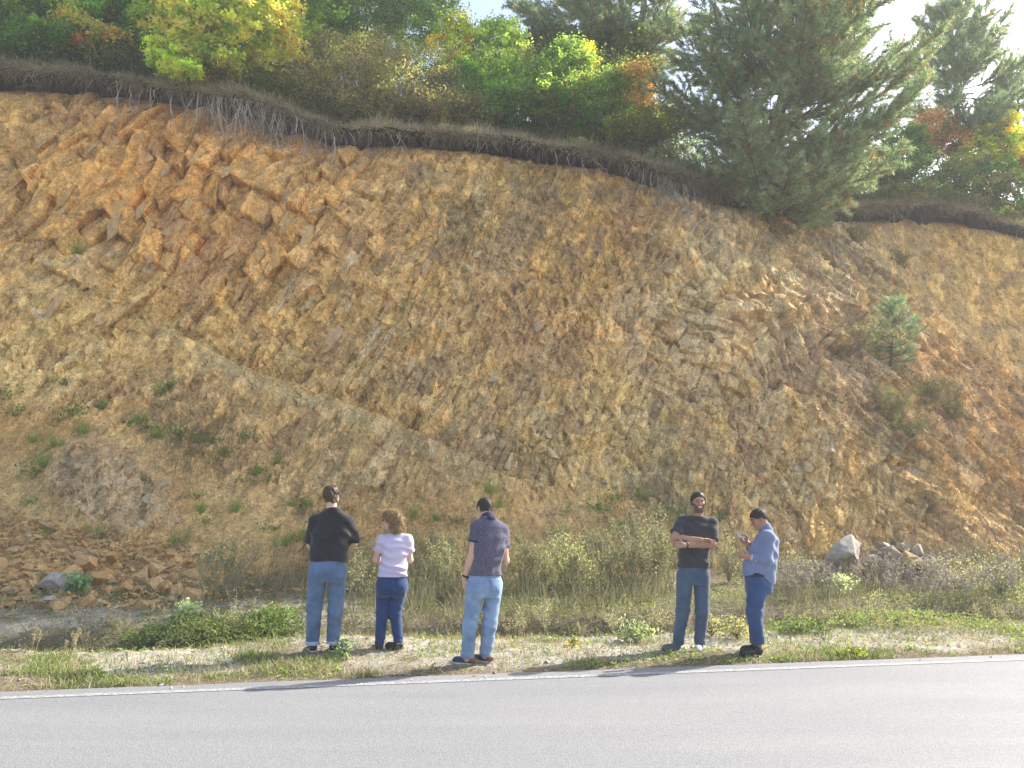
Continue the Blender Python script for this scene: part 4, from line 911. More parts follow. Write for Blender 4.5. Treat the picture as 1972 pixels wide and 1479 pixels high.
bp_ = at(1478, 385, 22.8)
path = [bp_ + np.array([0, 0, -.4]), at(1482, 330, 22.3), at(1497, 240, 21.9), at(1515, 150, 21.7), at(1540, 60, 21.6), at(1556, -30, 21.6), at(1562, -160, 21.6), at(1565, -300, 21.7), at(1566, -440, 21.8)]
PB = pine(bp_, path, lambda t: float(np.interp(t, [0, .08, .2, .45, .7, 1], [3.0, 3.9, 4.1, 3.6, 2.7, .3])), "largest pine tree, its boughs hanging over the cliff edge right of centre", seed=1, n_br=135, tr=.20, t0=.02, L=.16, nn=24, sub=5, droop=.13)
# low skirt bough group belongs to the same tree's look: a leaning second stem rooted at the lip
b2 = at(1500, 412, 22.2)
pine(b2, [b2, at(1515, 395, 21.6), at(1540, 385, 21.0), at(1560, 375, 20.6)], lambda t: 1.5, "low pine bough drooping over the bare slope beneath the largest pine", seed=2, n_br=16, tr=.06, t0=.3, L=.15, nn=24, droop=.25, into=PB)
b3 = hill_at(1850, d=2.6)
pine(b3, [b3, at(1845, 250, 29.3), at(1840, 140, 29.5), at(1830, 70, 29.6), at(1815, 25, 29.6)], lambda t: float(np.interp(t, [0, .25, .45, .7, 1], [1.6, 2.6, 2.7, 1.8, .35])), "smaller pine tree against white sky at the upper right", seed=3, n_br=64, tr=.13, t0=.18, L=.18, nn=22, wid=.021, rust=.03)
b3 = hill_at(1960, d=3)
pine(b3, [b3, at(1962, 260, 30), at(1960, 170, 30), at(1958, 130, 30)], lambda t: float(np.interp(t, [0, .5, 1], [1.0, 1.2, .4])), "small pine top beside the yellow tree at the right edge", seed=4, n_br=26, tr=.07, t0=.4, L=.18, nn=20, wid=.021, rust=.05)
for i_, (px, lab, x2) in enumerate([(1130, "tall pine trunk with dark crown at the top centre", -15), (1235, "tall pine behind, second trunk from the top centre", 10)]):
    bz = at(px, 165, 27.0)
    pine(bz, [bz + np.array([0, 0, -2]), at(px, 120, 27), at(px + x2 * .3, 40, 27), at(px + x2, -80, 27), at(px + x2, -240, 27), at(px + x2, -420, 27)], lambda t: float(np.interp(t, [0, .3, .6, 1], [.0, 2.6, 2.8, .5])), lab, seed=5 + i_, n_br=60, tr=.17, t0=.20, L=.18, nn=20, wid=.021)
# pine sapling on the slope
def cl_at(px, py, lift=.05):
    k = _cl_lookup(px, py); p = at(px, py, float(CL_P[k][1])); return p + NN[k] * lift
sp_ = cl_at(1712, 708); tp_ = at(1722, 588, sp_[1] - .6)
pine(sp_, [sp_, sp_ * .5 + tp_ * .5, tp_], lambda t: float(np.interp(t, [0, .3, .7, 1], [.55, .75, .5, .1])), "young pine sapling growing alone on the rocky slope at the right", seed=9, n_br=26, tr=.03, t0=.12, L=.12, nn=26, wid=.014, rust=0, name="pine_sapling", step=.13)

# bare white twigs at the right (leafless shrub)
def twiggy(name, base, h, spread, n, label, cat="shrub", group=None, seed=0, col=(.5, .46, .40), r=.012, depth=2, up=1.0, leafc=None, leaf=.03, per=3):
    rng = np.random.default_rng(seed + 77); base = np.asarray(base, float); b = Buf(); lp = []
    def grow(p, d, L, rad, lev):
        m = 5; P = [p]; dd = d.copy()
        for _ in range(m - 1):
            dd = dd + rng.normal(size=3) * .16 + np.array([0, 0, .05 * up]); dd /= np.linalg.norm(dd); P.append(P[-1] + dd * L / (m - 1))
        P = np.array(P); tube(b, P, np.linspace(rad, rad * .4, m), 3, np.array(col) * rng.uniform(.75, 1.2), False); lp.append(P[-1])
        if lev > 0:
            for _ in range(4): 
                k = rng.integers(1, m); e = dd + rand_dirs(1, rng)[0] * .8; e[2] = abs(e[2]) * up; grow(P[k], e / np.linalg.norm(e), L * .5, rad * .5, lev - 1)
        elif leafc is not None: lp.extend(P[1:])
    for _ in range(n):
        d = np.array([rng.normal() * spread, rng.normal() * spread, 1.0]); grow(base.copy(), d / np.linalg.norm(d), h * rng.uniform(.7, 1), r, depth)
    o = thing(name, base, label, cat, group); link("stems", b.mesh("stems", origin=base), M_DRY, o)
    if leafc is not None:
        lp = np.array(lp); k = np.repeat(np.arange(len(lp)), per); m = len(k); P = lp[k] + rng.normal(size=(m, 3)) * leaf * 1.2; N = rand_dirs(m, rng); A = np.cross(N, rand_dirs(m, rng)); A /= np.linalg.norm(A, axis=1, keepdims=True) + 1e-9
        b = Buf(); leaves(b, P, N, A, leaf, leaf * .55, pal(m, leafc, rng, .2)); link("foliage", b.mesh("foliage", origin=base), M_LEAF, o)
    return o
twiggy("bare_shrub", hill_at(1822, d=.9), 2.2, .3, 5, "leafless shrub with pale bare stems on the right clifftop", seed=1, r=.02)
twiggy("bare_shrub", hill_at(850, d=1.8), 2.6, .35, 7, "thin leafless dark shrub rising before the sky left of the ash tree", seed=2, r=.014, col=(.22, .18, .14))
twiggy("bramble", cl_at(1630, 690), 1.1, .9, 14, "tangle of dry bramble stems on the slope left of the pine sapling", "bramble", seed=3, r=.009, col=(.26, .20, .17), up=.2, leafc=BRN, leaf=.04, per=2)
twiggy("bramble", cl_at(1590, 650), .9, 1.0, 12, "upper dry bramble patch under the rock ledge at the right", "bramble", seed=4, r=.009, col=(.27, .21, .18), up=.2)
for i_, (px, py) in enumerate([(1780, 780), (1830, 820), (1740, 850), (1700, 800), (1650, 470), (1740, 520)]):
    twiggy("slope_bush", cl_at(px, py), .6, .8, 10, ["grey olive bush below the pine sapling", "dull bush low on the right flank of the slope", "dark bush under the grey olive bush on the right", "small bush just below and left of the pine sapling foot", "faint dry bush high on the right slope under the pine", "thin dry bush near the gully at the upper right"][i_], "bush", seed=10 + i_, r=.006, col=(.24, .21, .16), leafc=OLV + BRN, leaf=.04, per=3)
# undergrowth: mixed low leaves, dry herbs along the clifftop
b = Buf(); n = 90000; x = RNG.uniform(-16, 21, n); u = RNG.random(n); Dm = np.interp(x, [-20, -8, -3, 3, 9, 14, 25], [7, 6.5, 6, 5, 4, 3.4, 3.4])
d = .1 + u * Dm; dens = fbm(x * .9, d * .9, 301, 3); lowf = sstep(.3, 2.2, d)
hgt = (.10 + lowf * 1.1 * sstep(.38, .7, dens)) * RNG.random(n) ** .7
P = np.stack([x + RNG.normal(0, .1, n), top_Y(x) + d, hill_z(x, d) + hgt], -1)
gsel = fbm(x * .6, d * .6, 305, 3)[:, None]; C = pal(n, OLV + [(.20, .16, .10), (.12, .16, .06), (.09, .13, .04)], var=.25) * (1 - .5 * (gsel > .52)) + pal(n, GRN, var=.2) * .5 * (gsel > .52)
N = rand_dirs(n) * .9 + np.array([0, -.3, .5]); N /= np.linalg.norm(N, axis=1, keepdims=True); A = np.cross(N, rand_dirs(n)); A /= np.linalg.norm(A, axis=1, keepdims=True)
leaves(b, P, N, A, RNG.uniform(.05, .13, n), RNG.uniform(.03, .06, n), C)
tag(link("undergrowth", b.mesh("undergrowth"), M_LEAF), "tangled olive and green undergrowth between the bushes on the clifftop", "undergrowth", kind="stuff")

# ================================================================ verge vegetation
def ground_pts(n, s0, s1, q0, q1, rng=RNG):
    s = rng.uniform(s0, s1, n); q = rng.uniform(q0, q1, n); x, y = rp(s, q); return x, y, ground_z(x, y), s, q
GG = [(.17, .26, .06), (.22, .30, .07), (.12, .19, .05), (.28, .30, .10)]
SG = [(.48, .42, .25), (.40, .34, .19), (.52, .47, .32), (.34, .30, .16)]
# short green turf close to the road
b = Buf(); x, y, z, s, q = ground_pts(150000, -2.5, 15.5, .34, 2.7)
w = fbm(x * 1.3, y * 1.3, 401, 4); n1_ = fbm(x * .9, y * .9, 51, 4); gw = GRAVEL_W(q, s, n1_)
keep = RNG.random(len(x)) < (sstep(.47, .64, w + .07 * sstep(1.0, .5, q)) * (1 - gw * .93) + .07); x, y, z, s, q, w = [a[keep] for a in (x, y, z, s, q, w)]
n = len(x); D = np.stack([RNG.normal(0, .5, n), RNG.normal(0, .5, n), np.ones(n)], -1)
C = np.where((RNG.random(n) < .25 + .5 * (fbm(x * 3, y * 3, 402, 2) > .55))[:, None], pal(n, SG), pal(n, GG))
blades(b, np.stack([x, y, z - .01], -1), D, RNG.uniform(.03, .10, n) * (.6 + w), .008, C, bend=.6)
tag(link("short_grass", b.mesh("short_grass"), M_DRY), "short patchy green grass between the road edge and the gravel strip", "grass", kind="stuff")
# low leafy ground cover: rosettes and clover
b = Buf(); x, y, z, s, q = ground_pts(110000, -2.5, 17, .36, 8)
w = fbm(x * 1.1 + 20, y * 1.1, 411, 4); gw = GRAVEL_W(q, s, fbm(x * .9, y * .9, 51, 4)); back_ = sstep(2.2, 3.0, q) * (1 - .75 * sstep(5.5, 7, q)) * (1 - .8 * (sstep(3.7, 4.1, q) * sstep(5.8, 5.2, q) * sstep(4.2, 2.6, s)))
keep = RNG.random(len(x)) < (sstep(.5, .62, w) * (1 - gw * .9) * .7 * (q < 2.6) + back_ * sstep(.36, .55, w) * .9 + .02); x, y, z, s, q, w = [a[keep] for a in (x, y, z, s, q, w)]
n = len(x); N = rand_dirs(n) * .7 + np.array([0, 0, .9]); N /= np.linalg.norm(N, axis=1, keepdims=True); A = np.cross(N, rand_dirs(n)); A /= np.linalg.norm(A, axis=1, keepdims=True)
hh = RNG.uniform(.005, .05, n) + .10 * RNG.random(n) * sstep(2.4, 3, q) * w
C = np.where((q < 2.4)[:, None], pal(n, [(.15, .24, .06), (.20, .29, .08), (.26, .30, .14)]), pal(n, [(.12, .16, .06), (.16, .19, .08), (.10, .13, .06), (.26, .23, .14)]))
leaves(b, np.stack([x, y, z + hh], -1), N, A, RNG.uniform(.025, .06, n), RNG.uniform(.015, .035, n), C)
tag(link("ground_cover", b.mesh("ground_cover"), M_LEAF), "low green leafy ground cover on the verge and in the ditch behind it", "ground cover", kind="stuff")
# tall dry grass and fine weeds behind the ditch
b = Buf(); x, y, z, s, q = ground_pts(100000, -3, 19, 2.3, 10)
w = fbm(x * .8, y * .8, 421, 4); band = sstep(2.4, 4.2, q) * (1 - .6 * sstep(7.0, 8.5, q)) * sstep(1.5, 4.5, s + (w - .5) * 4 + .6 * (q > 5)) + .10
keep = RNG.random(len(x)) < band * sstep(.36, .58, w) * sstep(.25, .55, fbm(x * 4, y * 4, 425, 2)) * .72; x, y, z, s, q, w = [a[keep] for a in (x, y, z, s, q, w)]
n = len(x); D = np.stack([RNG.normal(0, .38, n), RNG.normal(0, .38, n), np.ones(n)], -1)
rt = sstep(9, 13, s); C = np.where((RNG.random(n) < .6 + .2 * rt)[:, None], pal(n, [(.36, .31, .18), (.30, .26, .16), (.24, .21, .12), (.33, .29, .22)]), pal(n, [(.17, .19, .08), (.22, .22, .11), (.13, .15, .07)]))
blades(b, np.stack([x, y, z - .02], -1), D, RNG.uniform(.10, .80, n) * (.2 + 1.35 * w) * (1 - .25 * rt) * np.interp(q, [2.3, 3.6, 5, 8, 10], [.32, .45, .95, 1.25, 1.0]), .008, C, bend=.3)
tag(link("tall_dry_grass", b.mesh("tall_dry_grass"), M_DRY), "tall dry grass and fine weeds behind the ditch, along the foot of the cliff", "grass", kind="stuff")

def gpt(px, py):
    return march(px, py)
# tall flowering weeds (countable)
def weed_mesh(seed, h, col, seedc, n=4):
    rng = np.random.default_rng(seed); b = Buf()
    for _ in range(n):
        m = 6; P = np.cumsum(np.vstack([[rng.normal() * .05, rng.normal() * .05, 0], np.stack([rng.normal(0, .035, m - 1) + rng.normal() * .03, rng.normal(0, .035, m - 1), np.full(m - 1, h * rng.uniform(.7, 1) / (m - 1))], -1)]), 0)
        tube(b, P, np.linspace(.006, .003, m), 3, col, False)
        for k in range(7):
            u = rng.uniform(.4, 1); p0 = np.array([np.interp(u, np.linspace(0, 1, m), P[:, j]) for j in range(3)]); a = rng.uniform(0, 6.28); L = h * .22 * (1.3 - u)
            p1 = p0 + np.array([math.cos(a) * L * .6, math.sin(a) * L * .6, L]); tube(b, np.array([p0, (p0 + p1) / 2 + [0, 0, -.01], p1]), .0028, 3, col, False)
            q_ = np.linspace(0, 1, 7)[:, None] * (p1 - p0) + p0 + rng.normal(size=(7, 3)) * .02; N = rand_dirs(7, rng); A = np.cross(N, rand_dirs(7, rng)); A /= np.linalg.norm(A, axis=1, keepdims=True)
            leaves(b, q_, N, A, .035, .022, pal(7, seedc, rng))
    me = b.mesh("weed"); me.materials.append(M_DRY); return me
WD = {"green": [weed_mesh(i, .75, (.28, .27, .15), [(.36, .34, .18), (.26, .27, .13), (.42, .38, .22)]) for i in range(5)],
      "grey": [weed_mesh(20 + i, .6, (.34, .30, .24), [(.38, .34, .29), (.30, .27, .22), (.44, .40, .34)]) for i in range(5)],
      "straw": [weed_mesh(40 + i, .5, (.46, .40, .24), [(.50, .44, .27), (.42, .36, .2)], 3) for i in range(4)]}
WL = {"green": ("tall yellow green weed among the plants between the woman and the man with crossed arms", "weeds in the tall green patch at the centre"), "grey": ("dry grey brown weed in the thicket at the right, before the gravel mound", "dry weeds at the right"), "straw": ("straw coloured dry stalk standing at the edge of the gravel strip", "dry stalks along the gravel strip")}
def put_weed(kind, px, py, sc=1.0, label=None, group=None):
    g = gpt(px, py); o = link("weed", rr.choice(WD[kind]), None, None, tuple(g), (rr.gauss(0, .08), rr.gauss(0, .08), rr.uniform(0, 6.28)), (sc,) * 3)
    return tag(o, label or WL[kind][0], "weed", group or WL[kind][1])
for _ in range(90): put_weed("green", rr.choice([rr.gauss(860, 70), rr.gauss(1080, 90), rr.uniform(700, 1290)]), rr.uniform(1105, 1160), rr.uniform(.7, 1.35))
for _ in range(75): put_weed("grey", rr.uniform(1490, 1972), rr.uniform(1112, 1160), rr.uniform(.5, 1.1))
for _ in range(40): put_weed("straw", rr.choice([rr.uniform(940, 1320), rr.uniform(1480, 1960)]), rr.uniform(1195, 1232), rr.uniform(.3, .62))
for _ in range(24): put_weed("straw", rr.uniform(0, 560), rr.uniform(1165, 1262), rr.uniform(.3, .65), "pale dry stalk standing beside the ditch on the left", "dry stalks by the left ditch")
for _ in range(16): put_weed("green", rr.gauss(1250, 40), rr.uniform(1090, 1150), rr.uniform(1.0, 1.7), "very tall green weed beside the man with crossed arms", "very tall weeds left of the man with crossed arms")
for _ in range(10): put_weed("green", rr.choice([rr.gauss(430, 25), rr.gauss(690, 18)]), rr.uniform(1140, 1180), rr.uniform(.8, 1.3), "tall pale weed rising before the rubble near the tallest man", "tall weeds near the tallest man")
# pale round bush behind, between the third man and the man with crossed arms
def bush(px, py, rx, rz, n, leafc, label, leaf=.03, seed=0, name="bush", stemc=(.3, .27, .2), h=None):
    g = gpt(px, py); rng = np.random.default_rng(seed); m_ = g[1] / FPX; R = np.array([rx * m_, rx * m_ * .8, rz * m_]); c = np.array([0, 0, R[2] * .75])
    o = thing(name, g, label, "bush"); b = Buf(); u = rand_dirs(n, rng); P = c + u * R * (rng.random((n, 1)) ** .4) * (.45 + .95 * vnoise(u[:, 0] * 3.5 + 5, u[:, 2] * 3.5 + u[:, 1] * 2, seed)[:, None]); P = P[P[:, 2] > .01]; n = len(P)
    N = rand_dirs(n, rng) + np.array([0, 0, .5]); N /= np.linalg.norm(N, axis=1, keepdims=True); A = np.cross(N, rand_dirs(n, rng)); A /= np.linalg.norm(A, axis=1, keepdims=True)
    leaves(b, P, N, A, leaf * rng.uniform(.6, 1.3, n), leaf * .55, pal(n, leafc, rng, .2)); link("foliage", b.mesh("foliage"), M_LEAF, o)
    b = Buf()
    for i in range(40):
        e = P[rng.integers(n)]; t = np.linspace(0, 1, 4)[:, None]; tube(b, e * t * [1, 1, 1] + np.array([0, 0, .05]) * np.sin(t * PI), np.linspace(.006, .003, 4), 3, stemc, False)
    link("stems", b.mesh("stems"), M_DRY, o); return o
PL = [(.44, .43, .32), (.36, .36, .25), (.54, .52, .42), (.28, .29, .19)]
bush(1100, 1145, 70, 62, 2900, PL, "round pale flowering bush behind the ditch, between the third man and the crossed-arm man", .035, 1)
bush(1050, 1130, 30, 45, 1200, PL, "narrow pale weed bush touching the left of the round pale bush", .03, 2)
bush(415, 1232, 140, 30, 7000, [(.09, .13, .05), (.12, .17, .06), (.18, .22, .09), (.07, .10, .04), (.22, .19, .11)], "low dark green leafy mat growing beside the tallest man's feet", .042, 3, "low_shrub")
bush(310, 1238, 66, 18, 1500, [(.09, .13, .05), (.12, .17, .06), (.18, .22, .09)], "left end clump of the dark green leafy mat", .042, 4, "low_shrub")
bush(520, 1232, 62, 40, 2600, [(.08, .13, .04), (.13, .19, .06), (.20, .22, .10)], "darker leafy clump just left of the tallest man's shoes", .042, 5, "low_shrub")
SV = [(.52, .55, .50), (.44, .48, .42), (.36, .42, .34)]
bush(363, 1192, 28, 20, 700, SV, "silvery white leaved plant at the back of the left gravel patch", .05, 6, "silver_plant")
bush(548, 1192, 16, 16, 400, SV, "small silvery white plant left of the tallest man's knees", .045, 7, "silver_plant")
bush(1225, 1238, 42, 26, 420, [(.34, .37, .32), (.28, .32, .25), (.25, .29, .2)], "silvery green plant in front of the ditch near the crossed-arm man", .05, 8, "silver_plant")
bush(1620, 1148, 30, 26, 600, SV, "silvery plant in the weeds below the tall pale boulder", .05, 9, "silver_plant")
bush(1545, 1218, 62, 16, 1000, [(.12, .18, .06), (.16, .22, .08), (.12, .15, .07)], "bright green leafy clump right of the man with the phone", .04, 10, "low_shrub")
bush(1730, 1205, 150, 18, 2600, [(.12, .17, .07), (.16, .21, .09), (.24, .23, .13)], "long low green patch in the ditch at the right", .04, 11, "low_shrub")
bush(658, 1272, 20, 26, 130, [(.20, .26, .17), (.26, .32, .22)], "grey green thistle like plant beside the tallest man's right shoe", .055, 12, "thistle_plant")
bush(150, 1140, 30, 22, 260, [(.20, .30, .20), (.28, .38, .27)], "blue green broad leaved plant beside the pale grey boulder", .085, 13, "broad_leaf_plant")
bush(1105, 1245, 14, 8, 90, [(.70, .52, .05), (.20, .28, .08), (.62, .45, .06)], "small yellow flowering plant at the ditch edge near the centre", .04, 14, "yellow_flowers")
bush(1640, 1262, 26, 8, 500, [(.42, .40, .08), (.24, .32, .08)], "yellowish green tuft by the road right of the man with the phone", .035, 15, "low_plant")
bush(1420, 1232, 34, 26, 700, [(.38, .33, .25), (.30, .27, .19), (.28, .30, .16)], "dry pinkish grey bush between the two men at the right", .03, 16, "dry_bush")
bush(1370, 1225, 26, 24, 450, [(.40, .36, .28), (.30, .27, .2)], "dry grey bush just right of the crossed-arm man's legs", .03, 17, "dry_bush")
bush(1330, 1060, 60, 120, 1500, [(.20, .26, .15), (.26, .30, .19), (.30, .28, .20)], "tall hazy green thicket at the cliff foot behind the crossed-arm man", .045, 18, "thicket") if 0 else None
for i_, (px, py, lab) in enumerate([(1180, 1222, "pale dry twiggy plant left of the silvery green plant"), (1270, 1222, "pale dry twiggy plant right of the silvery green plant"), (1050, 1222, "dry twiggy plant just right of the third man's legs"), (1005, 1225, "small dry twiggy plant close to the third man's right leg"), (450, 1235, "grey dead stalks standing up out of the dark green leafy mat"), (1690, 1190, "pale spiky dead plant at the ditch edge, far right"), (1460, 1255, "thin dry stalks in front of the phone man's shoes")]):
    twiggy("dry_plant", gpt(px, py), [.32, .34, .35, .28, .5, .34, .22][i_], .45, 9, lab, "dry plant", seed=50 + i_, col=(.52, .47, .38), r=.005, depth=1, leafc=[(.50, .46, .38), (.42, .38, .3)], leaf=.02, per=2)
for i_, (px, py, rx, rz, lab) in enumerate([(1255, 1120, 42, 80, "tall hazy grey green thicket left of the crossed-arm man, reaching his shoulder"), (1405, 1125, 28, 70, "grey green thicket in the gap between the two men at the right"), (1180, 1140, 40, 60, "grey green weedy bush right of the round pale flowering bush"), (860, 1150, 40, 62, "feathery yellow green bush just left of the third man"), (1010, 1150, 30, 50, "feathery weedy bush just right of the third man's back"), (800, 1160, 34, 40, "feathery weedy bush right of the woman's hip"), (1840, 1140, 70, 44, "greyish dry bush clump at the right, beyond the gravel mound"), (1930, 1145, 60, 50, "tall greyish dry bush clump near the right edge"), (1540, 1130, 50, 40, "dry grey bush in front of the left end of the gravel mound"), (690, 1140, 22, 50, "thin feathery weed between the tallest man and the woman")]):
    bush(px, py, rx, rz, int(rx * rz * .26), [(.27, .26, .20), (.33, .31, .25), (.22, .22, .16), (.38, .35, .28)] if i_ not in (3, 4, 5, 9) else [(.34, .32, .19), (.28, .28, .16), (.40, .36, .24)], lab, .034, 80 + i_, "weedy_bush")
b = Buf(); x, y, z, s, q = ground_pts(26000, -2.5, 16, .34, 7)
n = len(x); D = np.stack([RNG.normal(0, 1, n), RNG.normal(0, 1, n), RNG.uniform(.0, .25, n)], -1)
blades(b, np.stack([x, y, z + .008], -1), D, RNG.uniform(.03, .14, n), .005, pal(n, [(.48, .41, .28), (.36, .29, .18), (.28, .21, .13), (.56, .50, .36)]), bend=.25)
tag(link("dead_grass_litter", b.mesh("dead_grass_litter"), M_DRY), "dead grass stems lying over the soil and gravel of the verge", "grass litter", kind="stuff")
# little green plants dotted on the bare slope
def tuft_mesh(seed, leafy):
    rng = np.random.default_rng(seed); b = Buf(); n = 60; b_st = None
    if leafy:
        P = rng.normal(size=(n, 3)) * [.12, .12, .06] + [0, 0, .08]; N = rand_dirs(n, rng) + np.array([0, -.3, .8]); N /= np.linalg.norm(N, axis=1, keepdims=True); A = np.cross(N, rand_dirs(n, rng)); A /= np.linalg.norm(A, axis=1, keepdims=True)
        leaves(b, P, N, A, .06, .035, pal(n, [(.11, .22, .06), (.16, .28, .08), (.09, .16, .06)], rng))
    else:
        P = rng.normal(size=(n, 3)) * [.06, .06, 0]; D = rng.normal(size=(n, 3)) * .5 + [0, 0, 1]; blades(b, P, D, rng.uniform(.12, .34, n), .009, pal(n, [(.17, .28, .07), (.24, .32, .10), (.28, .27, .12)], rng), rng, .4)
    for k_ in range(10): e_ = rng.normal(size=3) * [.1, .1, .04] + [0, 0, .1]; tube(b, [[0, 0, -.03], e_ * .5, e_], .004, 3, (.20, .26, .10), False)
    me = b.mesh("slope_plant"); me.materials.append(M_LEAF); return me
TM = [tuft_mesh(700 + i, i % 2) for i in range(6)]
SPOTS = [(150, 488), (65, 918), (90, 905), (115, 812), (160, 835), (140, 800), (270, 815), (275, 830), (310, 760), (330, 750), (195, 780), (478, 852), (490, 912), (500, 905), (535, 890), (515, 925), (560, 970), (590, 975), (385, 985), (375, 962), (455, 985), (395, 1010), (190, 1035), (95, 1028), (345, 1050), (520, 1025), (580, 1035), (600, 1040), (300, 840), (345, 842), (380, 850), (410, 860), (430, 880), (120, 740), (60, 850), (30, 800), (940, 960), (1090, 990), (1070, 1030), (1150, 985), (960, 985), (880, 1010), (840, 1005), (1180, 960), (800, 1000), (470, 930), (550, 1050), (60, 970), (110, 870), (20, 765), (1200, 1020), (1270, 1000), (1240, 960), (1290, 985), (1330, 1010), (1390, 1000)]
for i_, (px, py) in enumerate(SPOTS):
    k = _cl_lookup(px, py); p = ray_cliff(px, py, float(CL_P[k][1])) if py < 1030 else surf_near(px, py)[0]
    s_ = rr.uniform(.7, 1.5); o = link("slope_plant", TM[i_ % 6], None, None, tuple(p), (.3, 0, rr.uniform(0, 6)), (s_,) * 3)
    tag(o, ["single green tuft on the rock face below the large orange slabs at left", "blue green leafy plant left of the grey outcrop in the bare slope"][i_] if i_ < 2 else "small green plant rooted in the bare soil slope", "plant", None if i_ < 2 else "small plants on the soil slope")
# hazy grey green herbs: patch on the cliff face top centre, and on the slope
b = Buf(); P = []
for cx, cy, sx, sy, n_ in [(900, 440, 60, 28, 500), (1060, 400, 40, 50, 420), (1000, 350, 60, 30, 180), (400, 850, 60, 40, 900), (1270, 960, 60, 70, 1100), (1480, 480, 60, 50, 500), (1560, 520, 60, 60, 500), (1660, 560, 70, 60, 500), (1800, 900, 70, 70, 500), (700, 1000, 80, 40, 300), (1740, 780, 60, 60, 500), (1900, 980, 70, 50, 400)]:
    for _ in range(n_):
        px, py = rr.gauss(cx, sx), rr.gauss(cy, sy)
        if not (0 < px < 1972): continue
        k = _cl_lookup(px, py)
        if py > 1060: continue
        P.append(CL_P[k] + NN[k] * .01 + np.array([rr.gauss(0, .05), 0, 0]))
P = np.array(P); n = len(P); D = np.stack([RNG.normal(0, .4, n), -.5 + RNG.normal(0, .3, n), np.ones(n)], -1)
blades(b, P, D, RNG.uniform(.10, .38, n), .010, pal(n, [(.20, .22, .12), (.26, .24, .14), (.15, .18, .09), (.30, .26, .18)]), bend=.4)
tag(link("slope_herbs", b.mesh("slope_herbs"), M_DRY), "sparse grey green herbs clinging to the rock face in faint patches", "herbs", kind="stuff")
